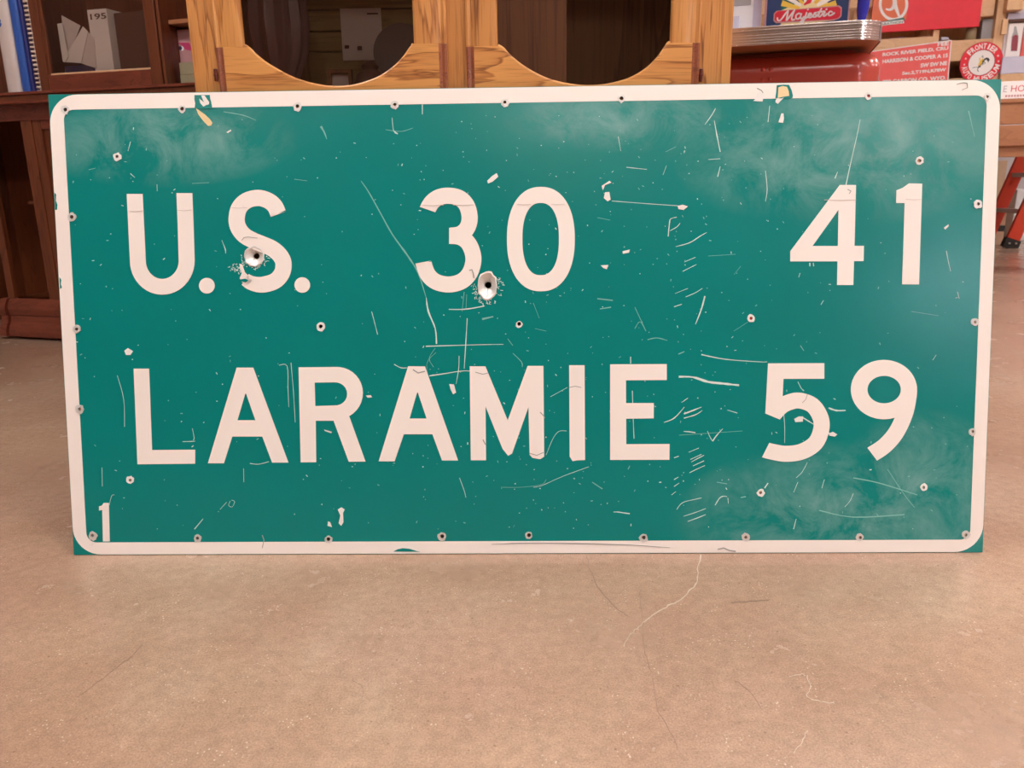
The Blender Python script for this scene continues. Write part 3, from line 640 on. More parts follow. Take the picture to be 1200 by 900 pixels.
FNT = [([(423, 212), (432, 225), (446, 250), (460, 275), (478, 300), (490, 320), (499.5, 349)], [.8, 2.2, 1.6, 2.2, 3.0, 1.8, 1.2]), ([(508, 430), (503, 420), (510, 408)], [.8, .8, .8]), ([(505, 455), (500, 427), (511, 413)], [.5, .5, .5]), ([(544, 342), (541.5, 365)], [1.0, .8]), ([(547, 345), (546, 362)], [.8, .6]), ([(376, 148), (380, 155), (383, 163)], [3.0, 2.6, .8]), ([(452, 152), (470, 154), (484, 150)], [.8, 1.0, .8]), ([(262, 131), (285, 135), (300, 141)], [1.0, 1.4, .6]), ([(744, 385), (750, 377), (757, 388)], [1, 1, 1]), ([(759, 398), (770, 396), (782, 399)], [1.4, 1.6, 1.0]), ([(795, 415), (802, 412)], [1.6, 1.6]), ([(700, 350), (718, 352)], [2.2, 2.6]), ([(703, 362), (716, 360)], [2, 2]), ([(565, 374), (578, 371)], [3, 1.6]), ([(625, 355), (632, 373)], [.8, .5]), ([(627, 385), (640, 388)], [.6, .6]), ([(595, 397), (601, 405)], [.8, .8]), ([(601, 414), (611, 424), (612, 430)], [.9, 1.4, .9]), ([(700, 255), (715, 258)], [.7, .7]), ([(736, 550), (738, 546)], [1.2, 1.2]), ([(694, 565), (706, 573)], [1.2, 1.6]), ([(840, 565), (852, 567)], [1.4, 1.4]), ([(868, 583), (874, 582)], [2, 2]), ([(1040, 550), (1060, 580), (1072, 595)], [.8, 1.0, .6]), ([(1000, 560), (1030, 566), (1075, 580)], [1.4, 1.8, 1.2]), ([(960, 598), (1000, 606), (1060, 603)], [2.0, 1.6, 1.6]), ([(830, 300), (862, 298)], [.6, .6]), ([(880, 375), (860, 388)], [.7, .7]), ([(868, 312), (860, 322)], [.8, .6]), ([(744, 360), (757, 388)], [.8, .8]), ([(796, 510), (870, 505)], [.5, .4]), ([(587, 571), (610, 571), (634, 568), (640, 562)], [.5, .6, .8, .6]), ([(780, 178), (792, 172)], [.6, .6]), ([(104, 199), (112, 197)], [.8, .6]), ([(345, 210), (360, 212)], [.8, .5]), ([(225, 215), (245, 214)], [.8, .5]), ([(1068, 365), (1100, 370)], [.8, .5]), ([(1135, 130), (1142, 160)], [2.0, .8])]
def dense(pw):
    p, w = pw
    if len(p) < 3: return p, w
    q = smooth_path(p, 4); ws = []
    for i in range(len(q)):
        t = i / 4; k = min(int(t), len(w) - 2); ws.append(w[k] + (w[k + 1] - w[k]) * (t - k))
    return q, ws
def scratch_part(name, data, mat, specks, seed, d):
    rnd = random.Random(seed); mb = MB()
    for p, w in data:
        q, ws = dense((p, w))
        ws = [max(.45, k * .72) * rnd.uniform(.7, 1.15) for k in ws]
        mb.prism(spxl(ribbon(q, ws)), [], SP(-.0002), SP(d))
    for _ in range(specks):
        x = rnd.uniform(85, 1140); y = rnd.uniform(135, 620)
        if rnd.random() < .45: x = 690 + rnd.gauss(0, 1) * 130
        if not (84 < x < 1138): continue
        l = rnd.choice((.7, .9, 1.1, 1.4, 2.6)); a = rnd.uniform(0, PI); wd = rnd.uniform(.5, 1.1)
        mb.prism(spxl(ribbon([(x, y), (x + l * math.cos(a), y + l * math.sin(a))], wd)), [], SP(-.0002), SP(d))
    return mb.build(name, mat, sign, kind='stuff')
scratch_part('scratches', SCR, 'scratch_white', 260, 11, .0003)
scratch_part('faint_scratches', FNT, 'scratch_faint', 420, 12, .0002)
# splintered paint around the bullet holes
rnd = random.Random(77); mb = MB()
for (cx, cy, rx, ry, a0, a1, n) in ((571, 334.5, 15, 19, -30, 200, 60), (298, 298.5, 14, 15, -40, 190, 36), (277, 314, 8, 6, 0, 360, 34)):
    for _ in range(n):
        t = math.radians(rnd.uniform(a0, a1)); q = rnd.uniform(.85, 1.2) if rx > 10 else rnd.uniform(.2, 1.1)
        x, y = cx + rx * q * math.cos(t), cy + ry * q * math.sin(t); a = rnd.uniform(0, PI); l = rnd.uniform(1, 3.2)
        mb.prism(spxl(ribbon([(x, y), (x + l * math.cos(a), y + l * math.sin(a))], rnd.uniform(.4, .9))), [], SP(-.0002), SP(.0004))
mb.build('paint_splinters', 'scratch_white', sign, kind='stuff')

# ================================================================== OAK CABINET
OF = Frame((0, 1.3357, 0), -0.0230208)                 # face-frame plane
DV = -.0105                                  # front of the overlay doors
oxl = OF.px(223, 52)[0]; oxr = OF.px(858, 49)[0]
OB, OT = .0, 1.92
oak = thing('oak_cabinet', 'golden oak display cabinet with two glass doors behind the green sign', 'cabinet', OF.P((oxl + oxr) / 2, 0, 0))
dep = .40
MB().box(OF, oxl, oxl + .018, .018, dep, .08, OT).build('side_panel', 'oak_upright', oak)
MB().box(OF, oxr - .018, oxr, .018, dep, .08, OT).build('side_panel', 'oak_upright', oak)
MB().box(OF, oxl + .018, oxr - .018, .02, dep, OT - .03, OT).build('top', 'oak_across', oak)
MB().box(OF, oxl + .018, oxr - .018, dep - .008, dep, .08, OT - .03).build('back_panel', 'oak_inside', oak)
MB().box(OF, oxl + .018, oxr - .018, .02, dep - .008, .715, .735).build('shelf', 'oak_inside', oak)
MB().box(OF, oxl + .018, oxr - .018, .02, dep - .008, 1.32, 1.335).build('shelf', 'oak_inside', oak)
MB().box(OF, oxl + .018, oxr - .018, .02, dep - .072, 1.10, 1.115).build('shelf', 'oak_inside', oak)  # unseen upper shelf, added to shade the inside of the cabinet
MB().box(OF, oxl - .005, oxr + .005, .004, dep, .0, .08).build('plinth', 'oak_across', oak)
MB().bbox(OF, oxl - .03, oxr + .03, -.03, dep + .01, OT, OT + .05, .012).build('cornice', 'oak_across', oak)
st_l = OF.px(256, 52)[0]; cs0 = OF.px(519, 52)[0]; cs1 = OF.px(550, 52)[0]; st_r = OF.px(816, 50)[0]
MB().bbox(OF, oxl, st_l, 0, .018, .08, OT, .0015).build('frame_stile', 'oak_frame', oak)
MB().bbox(OF, cs0, cs1, 0, .018, .08, OT, .0015).build('frame_stile', 'oak_frame', oak)
MB().bbox(OF, st_r, oxr, 0, .018, .08, OT, .0015).build('frame_stile', 'oak_frame', oak)
for z0, z1 in ((.08, .12), (.645, .712), (OT - .06, OT)):
    for x0, x1 in ((st_l, cs0), (cs1, st_r)):
        MB().box(OF, x0, x1, .0, .018, z0, z1).build('frame_rail', 'oak_across', oak)
def oak_door(px0, px1, gl, gr, jl, jr, archpx, sill_pts):
    """px0, px1: outer edges; gl, gr: glass edges; jl, jr: pixel heights where the bottom rail meets the stiles"""
    X0, X1 = OF.px(px0, 50, DV)[0], OF.px(px1, 50, DV)[0]
    G0, G1 = OF.px(gl, 45, DV)[0], OF.px(gr, 45, DV)[0]
    J0, J1 = OF.px(gl, jl, DV)[1], OF.px(gr, jr, DV)[1]; J = (J0 + J1) / 2
    Z0, Z1 = .690, OT - .045
    lip = .0125
    # stiles, with a stepped and rounded outer lip and a rounded inner edge
    door = None
    for (a, b, s_) in ((X0, G0, 1), (X1, G1, -1)):
        w = abs(b - a)
        prof = [(0, .0105), (0, .0035), (.003, .0015), (.0055, .0032), (lip * .62, .0036), (lip, .0), (w - .006, 0), (w - .0028, .0012), (w - .0006, .004), (w, .008), (w, .0105)]
        vs = []; n = len(prof)
        for z in (J, Z1):
            for q, v in prof: vs.append(OF.P(a + s_ * q, DV + v, z))
        fs = [(i, (i + 1) % n, (i + 1) % n + n, i + n) for i in range(n)] + [tuple(range(n)), tuple(range(n, 2 * n))]
        if door is None: door = link('door', vs, fs, 'oak_upright', oak, smooth=True)
        else: link('stile', vs, fs, 'oak_upright', door, smooth=True)
    # bottom rail with the scooped opening
    arch = [OF.px(x, y, DV) for x, y in archpx]
    arch = smooth_path(arch, 4)
    ye = lambda d: (lambda u, w: OF.P(u, DV + d, w))
    body = [(X0 + lip, Z0), (X1 - lip, Z0), (X1 - lip, J)] + [(G1, J)] + arch[::-1] + [(G0, J), (X0 + lip, J)]
    rail = MB().prism(body, [], ye(.0105), ye(0)).build('bottom_rail', 'oak_across', door)
    # moulded bead along the scoop
    bd = MB().tube([OF.P(u, DV + .0035, w) for u, w in [(G0, J)] + arch + [(G1, J)]], .0032, 8)
    bd.build('scoop_bead', 'oak_across', door, smooth=True)
    for (a, s_) in ((X0, 1), (X1, -1)):
        prof = [(0, .0105), (0, .0035), (.003, .0015), (.0055, .0032), (lip * .62, .0036), (lip, .0), (lip, .0105)]; n = len(prof); vs = []
        for z in (Z0, J - .0004):
            for q, v in prof: vs.append(OF.P(a + s_ * q, DV + v, z))
        link('rail_end', vs, [(i, (i + 1) % n, (i + 1) % n + n, i + n) for i in range(n)] + [tuple(range(n)), tuple(range(n, 2 * n))], 'oak_end_grain', door, smooth=True)
    MB().box(OF, X0 + lip, X1 - lip, DV, DV + .0105, Z1 - .06, Z1).build('top_rail', 'oak_across', door)
    MB().box(OF, G0 - .008, G1 + .008, DV + .0075, DV + .0095, J - .075, Z1 - .05).build('glass_pane', 'glass', door)
    return door, X0, X1
d1, a0, a1 = oak_door(251.5, 523, 284, 484, 52, 54, [(287, 54), (293, 59), (301, 67), (318, 79), (345, 93), (372, 100.5), (393, 102.6), (415, 100.8), (440, 93), (459, 81.5), (473, 68), (480, 58), (482.5, 55)], None)
d2, b0, b1 = oak_door(546, 821, 583, 786, 54.5, 49.5, [(586, 55), (590, 58), (597, 66), (615, 80), (640, 93), (668, 100), (690, 101.8), (712, 100), (738, 93), (760, 80), (774, 65), (781, 55), (784, 50.5)], None)
for d, (hx, hy) in ((d1, (253, 88)), (d2, (821.5, 88))):
    u, w = OF.px(hx, hy, -.006)
    hg = MB().lathe([(.0012, -.010), (.0030, -.009), (.0030, -.002), (.0036, -.0015), (.0036, .0015), (.0030, .002), (.0030, .009), (.0012, .010)], OF.P(u, -.006, w), (0, 0, 1), (1, 0, 0), 12)
    hg.build('hinge', 'hinge_brass', d, smooth=True)

# things inside the oak cabinet
IB = OF.px(1, 1, 0)
VB = dep - .02
def pxb(x, y, v): return OF.px(x, y, v)
bw = thing('plank_backing', 'dark olive board backing inside the left half of the oak cabinet', 'board panel', OF.P(pxb(420, 60, VB)[0], VB, .735))
u0, u1 = pxb(357, 60, VB)[0], pxb(498, 60, VB)[0]
zz = [.735, .80, .866, .905, .945, .99, 1.04, 1.10, 1.16, 1.22, 1.30]
for i in range(len(zz) - 1):
    MB().bbox(OF, u0, u1, VB - .012, VB + .008, zz[i] + .0012, zz[i + 1] - .0012, .002).build('plank', 'olive_board', bw)
pu = pxb(352, 60, VB - .03)[0]
tag(MB().bbox(OF, pu - .014, pu + .014, VB - .045, VB - .015, .735, 1.315, .003).build('wooden_post', 'oak_inside'), 'slim dark wooden post inside the oak cabinet beside the olive boards', 'post')
q0, q1 = pxb(398, 10, VB - .016), pxb(449, 70, VB - .016)
nt_ = thing('notice_sheet', 'pinkish paper sheet pinned to the olive boards behind the cabinet glass', 'paper', OF.P((q0[0] + q1[0]) / 2, VB - .016, q1[1]))
MB().box(OF, q0[0], q1[0], VB - .0145, VB - .0125, q1[1], q0[1]).build('sheet', 'dull_paper', nt_)
ink = MB()
for (x0, x1, y0, y1) in ((430, 443, 15, 17), (404, 409, 53, 57), (419, 424, 54, 59)):
    p, r_ = pxb(x0, y1, VB - .0147), pxb(x1, y0, VB - .0147); ink.box(OF, p[0], r_[0], VB - .0152, VB - .0143, p[1], r_[1])
ink.build('ink_marks', 'brown_print', nt_)
# coiled plate standing on edge
pc = pxb(470, 62, VB - .07); R = .055
mbp = MB().lathe([(.001, .0), (R * .35, .0), (R * .40, -.009), (R * .45, .0), (R * .6, .001), (R * .64, -.008), (R * .68, .001), (R * .85, .004), (R * .9, .0), (R, .006), (R, .011), (R * .6, .007), (.001, .007)], OF.P(pc[0], VB - .06, max(pc[1], .735 + R)), (0, -1, .12), (1, 0, 0), 40)
tag(mbp.build('ringed_plate', 'dark_china', smooth=True), 'dark ringed plate standing on edge behind the cabinet glass', 'plate')
# little picture frame
fc = pxb(399, 92, VB - .10)
fr_t = thing('picture_frame', 'small dark picture frame standing in the oak cabinet below the pinned paper', 'picture frame', OF.P(fc[0], VB - .10, .735))
w_, h_ = .024, .085
MB().prism([(fc[0] - w_, .735), (fc[0] + w_, .735), (fc[0] + w_, .735 + h_), (fc[0] - w_, .735 + h_)], [[(fc[0] - w_ + .007, .742), (fc[0] - w_ + .007, .735 + h_ - .007), (fc[0] + w_ - .007, .735 + h_ - .007), (fc[0] + w_ - .007, .742)]], lambda u, w: OF.P(u, VB - .095, w), lambda u, w: OF.P(u, VB - .107, w)).build('moulding', 'oak_inside', fr_t)
MB().box(OF, fc[0] - w_ + .006, fc[0] + w_ - .006, VB - .098, VB - .094, .741, .735 + h_ - .006).build('picture', 'dull_paper', fr_t)
# fluted glass vase and bowl
vc = pxb(325, 60, .20)
tag(MB().lathe([(.001, 0), (.035, 0), (.038, .006), (.022, .02), (.030, .05), (.052, .10), (.060, .15), (.056, .19), (.062, .22), (.058, .22), (.051, .188), (.054, .15), (.046, .10), (.024, .052), (.001, .045)], OF.P(vc[0], .20, .735), (0, 0, 1), (1, 0, 0), 72, .07, 12).build('glass_vase', 'cut_glass', smooth=True), 'fluted cut glass vase standing inside the left cabinet door', 'vase')
bc = pxb(295, 60, .26)
tag(MB().lathe([(.001, 0), (.024, 0), (.026, .005), (.016, .02), (.034, .06), (.050, .12), (.054, .15), (.051, .15), (.046, .12), (.03, .064), (.001, .03)], OF.P(bc[0] - .012, .318, .735), (0, 0, 1), (1, 0, 0), 72, .06, 10).build('glass_bowl', 'cut_glass', smooth=True), 'scalloped glass bowl tucked beside the vase in the oak cabinet', 'bowl')
jc = pxb(432, 90, .22)
tag(MB().lathe([(.001, 0), (.026, 0), (.032, .012), (.034, .05), (.026, .07), (.014, .078), (.017, .085), (.010, .093), (.001, .095)], OF.P(jc[0], .24, .735), (0, 0, 1), (1, 0, 0), 32).build('lidded_jar', 'dark_china', smooth=True), 'small dark lidded jar standing in the oak cabinet', 'jar')
# plywood leaf inside the right half
pl0, pl1 = pxb(572, 60, .13)[0], pxb(664, 60, .13)[0]
tag(MB().bbox(OF, pl0, pl1, .13, .145, .735, 1.098, .002).build('plywood_leaf', 'dark_plywood'), 'brown grained plywood leaf inside the right half of the oak cabinet', 'board')

# ================================================================== DESK WITH HUTCH (left)
p0 = flo(12, 397.5)
DF = Frame(p0, math.radians(-16.1))
def dpx(x, y, v=0.0): return DF.px(x, y, v)
SETB = .035                                 # stiles stand this far behind the base moulding
ledge_z = dpx(60, 106, 0)[1]
desk = thing('writing_desk', 'dark red mahogany desk with moulded base, left of the green sign', 'desk', DF.P(.4, 0, 0))
DL, DR, DD = -.02, 1.15, .55
# base moulding profile (v outwards negative, w)
def zpx(y, x=40): return dpx(x, y, 0)[1]
zb = [zpx(y) for y in (398.5, 390, 384.5, 379, 372, 370.5, 364, 358, 354.5, 352)]
prof = [(.0, .014), (.0, zb[1]), (.006, zb[2]), (.018, zb[3]), (.022, zb[4]), (.016, zb[5]), (.012, zb[6]), (.018, zb[7]), (.026, zb[8]), (.034, zb[9])]
def mould(u0, u1, dv, name, mat):
    vs = []; P_ = prof + [(.08, prof[-1][1]), (.08, .014)]; n = len(P_)
    for u in (u0, u1):
        for v, w in P_: vs.append(DF.P(u, v + dv, w))
    return link(name, vs, [(i, (i + 1) % n, (i + 1) % n + n, i + n) for i in range(n)] + [tuple(range(n)), tuple(range(n, 2 * n))], mat, desk)
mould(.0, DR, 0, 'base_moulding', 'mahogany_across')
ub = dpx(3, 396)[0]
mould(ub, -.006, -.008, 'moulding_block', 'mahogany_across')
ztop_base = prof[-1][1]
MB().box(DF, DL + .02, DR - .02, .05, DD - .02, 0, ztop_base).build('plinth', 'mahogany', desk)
# stiles above the base
def stile(xa, ya, xb, yb, x1a, name='stile', v=SETB, mat='mahogany', t=.022, z1=None):
    u0 = dpx(xa, ya, v)[0]; u1 = dpx(x1a, ya, v)[0]
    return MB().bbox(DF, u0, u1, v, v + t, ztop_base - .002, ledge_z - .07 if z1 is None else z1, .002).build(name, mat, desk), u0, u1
_, A0, A1 = stile(9, 345, 0, 0, 16.5, 'corner_post')
_, B0, B1 = stile(57, 345, 0, 0, 69, 'stile')
# inset door right of the main stile
P0u = B1
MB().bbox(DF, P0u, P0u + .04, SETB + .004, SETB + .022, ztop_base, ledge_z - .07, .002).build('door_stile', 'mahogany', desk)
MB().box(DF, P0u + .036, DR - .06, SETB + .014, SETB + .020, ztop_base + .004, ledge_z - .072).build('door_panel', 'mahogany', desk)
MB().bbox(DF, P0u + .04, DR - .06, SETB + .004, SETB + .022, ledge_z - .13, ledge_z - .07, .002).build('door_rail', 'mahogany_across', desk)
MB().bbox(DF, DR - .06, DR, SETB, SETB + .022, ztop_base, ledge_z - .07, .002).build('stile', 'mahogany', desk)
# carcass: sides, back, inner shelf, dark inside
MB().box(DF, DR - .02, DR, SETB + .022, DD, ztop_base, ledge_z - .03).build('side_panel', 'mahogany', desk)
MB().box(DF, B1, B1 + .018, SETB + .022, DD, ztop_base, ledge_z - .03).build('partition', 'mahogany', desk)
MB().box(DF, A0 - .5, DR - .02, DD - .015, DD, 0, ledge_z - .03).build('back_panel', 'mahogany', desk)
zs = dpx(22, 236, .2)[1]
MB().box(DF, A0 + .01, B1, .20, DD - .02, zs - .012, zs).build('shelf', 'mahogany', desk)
# top: apron, worn pink edge, set-back reed, slab
LD = -.018
z_pink0, z_pink1 = dpx(20, 121.5, LD)[1], dpx(20, 117.5, LD)[1]
z_reed = dpx(20, 111, LD)[1]; z_top = dpx(20, 107.5, LD)[1]
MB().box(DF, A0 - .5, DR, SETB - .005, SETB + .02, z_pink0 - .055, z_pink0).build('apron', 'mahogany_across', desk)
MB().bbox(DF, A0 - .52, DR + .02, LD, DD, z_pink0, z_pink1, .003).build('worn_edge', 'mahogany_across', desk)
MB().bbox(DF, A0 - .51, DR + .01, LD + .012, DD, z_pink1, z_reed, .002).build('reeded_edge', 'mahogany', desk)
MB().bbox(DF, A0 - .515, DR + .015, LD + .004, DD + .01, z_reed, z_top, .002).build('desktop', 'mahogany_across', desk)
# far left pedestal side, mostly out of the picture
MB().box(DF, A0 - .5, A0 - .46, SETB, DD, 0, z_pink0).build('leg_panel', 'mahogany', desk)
# ---- hutch on the desk
HV = .05
hutch = thing('desk_hutch', 'red-brown wooden hutch with a small glass door standing on the desk', 'hutch', DF.P(.3, HV, z_top))
def hx(x, y, v=HV): return dpx(x, y, v)
h0 = hx(47.5, 100)[0]; h1 = hx(190, 92)[0]; h2 = h1 + .40
HT = z_top + .62
i0 = hx(58.5, 86)[0]; i1 = hx(176, 80)[0]
zr = hx(60, 88)[1]
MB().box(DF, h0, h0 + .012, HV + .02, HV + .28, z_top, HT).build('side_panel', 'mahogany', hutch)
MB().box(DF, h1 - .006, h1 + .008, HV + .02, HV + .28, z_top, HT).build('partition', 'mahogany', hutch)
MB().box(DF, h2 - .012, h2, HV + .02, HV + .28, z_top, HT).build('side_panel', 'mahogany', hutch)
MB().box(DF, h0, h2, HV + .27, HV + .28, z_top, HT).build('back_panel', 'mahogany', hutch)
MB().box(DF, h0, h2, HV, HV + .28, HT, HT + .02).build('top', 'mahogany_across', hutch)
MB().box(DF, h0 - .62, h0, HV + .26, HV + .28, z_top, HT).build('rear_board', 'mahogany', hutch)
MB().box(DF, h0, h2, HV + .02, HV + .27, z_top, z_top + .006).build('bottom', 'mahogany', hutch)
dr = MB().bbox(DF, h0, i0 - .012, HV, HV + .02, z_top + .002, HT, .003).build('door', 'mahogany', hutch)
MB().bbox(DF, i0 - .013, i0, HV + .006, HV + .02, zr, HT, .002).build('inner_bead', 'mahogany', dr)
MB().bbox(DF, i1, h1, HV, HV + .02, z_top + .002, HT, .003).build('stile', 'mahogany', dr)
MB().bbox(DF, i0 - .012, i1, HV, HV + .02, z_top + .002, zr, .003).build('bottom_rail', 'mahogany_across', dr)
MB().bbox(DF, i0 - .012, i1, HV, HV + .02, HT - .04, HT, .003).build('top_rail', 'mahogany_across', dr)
MB().bbox(DF, i0, i1, HV + .003, HV + .012, zr - .001, zr + .006, .002).build('worn_bead', 'pine_across', dr)
MB().box(DF, i0 - .004, i1 + .004, HV + .012, HV + .0145, zr - .004, HT - .03).build('glass_pane', 'glass', dr)
zsf0, zsf1 = hx(209, 27, HV + .05)[1], hx(209, 22.5, HV + .05)[1]
MB().box(DF, h1 + .008, h2 - .012, HV + .05, HV + .27, zsf1 - .013, zsf1).build('pigeonhole_shelf', 'bench_wood', hutch)
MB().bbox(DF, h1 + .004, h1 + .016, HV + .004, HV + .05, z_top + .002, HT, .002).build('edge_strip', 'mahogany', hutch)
# ---- things behind the hutch glass
def slab(name, label, cat, mat, x0, x1, y0, y1, v, t, z0=None, group=None):
    a = hx(x0, y1, v); b = hx(x1, y0, v)
    return tag(MB().bbox(DF, a[0], b[0], v, v + t, a[1] if z0 is None else z0, b[1], .002).build(name, mat), label, cat, group)
zin = z_top + .006
bx0 = hx(112, 86, HV + .06)[0]; bx1 = hx(133.5, 80, HV + .06)[0]; bzt = hx(120, 10, HV + .06)[1]
fb = thing('file_box', 'tall pale file box marked 195 behind the hutch glass', 'file box', DF.P((bx0 + bx1) / 2, HV + .12, zin))
MB().bbox(DF, bx0, bx1, HV + .06, HV + .2, zin, bzt, .002).build('case', 'paper', fb)
ta, tb = hx(112, 23, HV + .0595), hx(127, 14.5, HV + .0595)
put_text('number', '195', lambda u, w: DF.P(u, HV + .0592, w), 'brown_print', fb, (bx0 + .012, bx1 - .002, ta[1], tb[1]), .02)
# leaning papers
def paper_sheet(label, mat, pts, v, tilt=0.0):
    q = [hx(x, y, v) for x, y in pts]
    return tag(MB().prism(q, [], lambda u, w: DF.P(u, v + .0025, w), lambda u, w: DF.P(u, v, w)).build('paper_sheet', mat), label, 'paper')
paper_sheet('narrow pale paper leaning against the hutch door stile', 'paper', [(67, 28), (72.5, 27), (80, 66), (76, 73), (73.5, 72)], HV + .05)
paper_sheet('folded greyish paper standing behind the pale sheets in the hutch', 'paper_dim', [(72, 18), (94, 30), (88, 46), (78, 64), (73, 30)], HV + .0605)
paper_sheet('pale folded sheet fanned out in the hutch', 'paper', [(97, 31), (103, 37), (95, 74), (74, 72.5), (80, 60)], HV + .0545)
paper_sheet('greyer sheet leaning towards the 195 box in the hutch', 'paper_dim', [(102, 36), (110, 45), (113, 80), (94, 74)], HV + .0575)
fbk = hx(92, 88, HV + .07)
tag(MB().bbox(DF, hx(74, 88, HV + .05)[0], bx0 - .002, HV + .062, HV + .17, zin, hx(92, 76, HV + .05)[1], .002).build('dark_book', 'violet_cover'), 'dark book lying flat under the papers in the hutch', 'book')
bk0, bk1 = hx(142, 86, HV + .09)[0], hx(176, 80, HV + .09)[0]
tag(MB().bbox(DF, bk0, bk1, HV + .09, HV + .22, zin, hx(160, 13, HV + .09)[1], .003).build('brown_folder', 'brown_print'), 'dull brown folder upright right of the 195 box in the hutch', 'folder')
# ---- pigeonhole contents
pbv = HV + .10
a_, b_ = hx(206, 94, pbv), hx(232, 33, pbv)
pk = thing('pink_carton', 'pink carton with a dark dot and magenta print in the open pigeonhole', 'carton', DF.P((a_[0] + b_[0]) / 2, pbv + .05, zin))
MB().bbox(DF, a_[0], b_[0], pbv, pbv + .09, zin, b_[1], .002).build('box_body', 'pink_card', pk)
e_ = hx(211.5, 56.5, pbv); rr = .008
MB().prism(ell(e_[0] + .006, e_[1] - .001, rr, rr, 20), [], lambda u, w: DF.P(u, pbv + .001, w), lambda u, w: DF.P(u, pbv - .0008, w)).build('white_spot', 'white_card', pk)
MB().prism(ell(e_[0], e_[1], .007, .007, 20), [], lambda u, w: DF.P(u, pbv + .001, w), lambda u, w: DF.P(u, pbv - .0014, w)).build('dark_spot', 'violet_cover', pk)
m_ = [hx(x, y, pbv) for x, y in ((208, 50), (222, 50), (226, 60), (217, 58), (214, 54))]
MB().prism(m_, [], lambda u, w: DF.P(u, pbv + .001, w), lambda u, w: DF.P(u, pbv - .0005, w)).build('magenta_band', 'magenta_print', pk)
kv = pbv - .045
for j, (ya, yb) in enumerate(((94, 86.5), (86, 72))):
    a_, b_ = hx(211.5, ya, kv), hx(232, yb, kv)
    z0 = zin if j == 0 else kz
    tag(MB().bbox(DF, a_[0] - .002 * j, b_[0], kv, kv + .035, z0, b_[1], .002).build('khaki_packet', 'khaki_card'), ('lower' if j == 0 else 'upper') + ' khaki packet of two stacked before the pink carton', 'packet', 'khaki packets in the pigeonhole')
    kz = b_[1]
# ---- binders on the desktop left of the hutch
BVv = HV
def binder(name, label, mat, xl, xr, ztop_h, v, depth):
    u0 = hx(xl, 104, v)[0]; u1 = hx(xr, 104, v)[0] - .001
    t = thing(name, label, 'binder', DF.P((u0 + u1) / 2, v + depth / 2, z_top))
    n = 9; pr = []
    rad = (u1 - u0) / 2
    for i in range(n + 1):
        a = PI * i / n; pr.append(((u0 + u1) / 2 - rad * math.cos(a), v + .012 - .012 * math.sin(a)))
    pr += [(u1, v + depth), (u0, v + depth)]
    m_ = len(pr); vs = [DF.P(x, y, z) for z in (z_top, z_top + ztop_h) for x, y in pr]
    link('cover', vs, [(i, (i + 1) % m_, (i + 1) % m_ + m_, i + m_) for i in range(m_)] + [tuple(range(m_)), tuple(range(m_, 2 * m_))], mat, t, smooth=True)
    return t, u0, u1
b_w, wu0, wu1 = binder('ring_binder', 'off-white ring binder with a blue mark at the end of the row', 'binder_white', 6.5, 23, .36, HV, .24)
b_b, _, _ = binder('ring_binder', 'glossy royal blue ring binder standing between white binder and spiral book', 'blue_vinyl', 24, 34, .38, HV, .24)
b_d, _, _ = binder('slim_folder', 'slim dark navy folder standing against the blue binder', 'blue_vinyl_dark', 34.5, 40, .37, HV + .004, .24)
bm0 = hx(2.2, 24, HV - .001)
for k in range(2):
    MB().prism(ell(wu0 + .022, bm0[1] - .012 * k, .010, .007 if k == 0 else .009, 16), [], lambda u, w: DF.P(u, HV + .004, w), lambda u, w: DF.P(u, HV - .0012, w)).build('blue_mark', 'blue_vinyl', b_w)
su0, su1 = hx(40.5, 104, HV)[0], hx(46.5, 102, HV)[0]
spn = thing('spiral_notebook', 'dark covered notebook with white spiral wire next to the hutch', 'notebook', DF.P((su0 + su1) / 2, HV + .1, z_top))
MB().bbox(DF, su0, su1 - .004, HV + .006, HV + .20, z_top, z_top + .36, .002).build('cover', 'violet_cover', spn)
wire = MB(); nloop = 23
MB().box(DF, su1 - .0045, su1 - .001, HV + .006, HV + .2, z_top, z_top + .36).build('pages', 'paper', spn)
for k in range(nloop):
    z = z_top + .006 + k * .0155
    ring = [DF.P(su1 - .005 + .0075 * math.cos(t), HV + .004 + .0085 * math.sin(t), z) for t in [2 * PI * j / 10 for j in range(11)]]
    wire.tube(ring, .0034, 6, False)
wire.build('spiral_wire', 'wire_white', spn, smooth=True)['kind'] = 'stuff'

# ================================================================== RED CABINET WITH CHROME-EDGED TOP (right, behind oak)
tc = atY(1037, 45, 2.1)                        # lower right corner of the top
TF = Frame((tc.x, tc.y, 0), math.radians(-17))
def tpx(x, y, v=0.0): return TF.px(x, y, v)
zt0 = tpx(960, 49)[1]; zt1 = tpx(960, 26.5)[1]
TL, TD = -1.15, .62
rc = .075
tabl = thing('enamel_cabinet', 'red enamelled metal cabinet under a thick ribbed chrome-edged top', 'cabinet', TF.P(-.55, .3, 0))
def rloop(u0, u1, v0, v1, r, n=10):
    o = []
    for cx, cy, a in ((u1 - r, v1 - r, 0), (u0 + r, v1 - r, 90), (u0 + r, v0 + r, 180), (u1 - r, v0 + r, 270)):
        for k in range(n + 1):
            t = math.radians(a + 90 * k / n); o.append((cx + r * math.cos(t), cy + r * math.sin(t)))
    return o
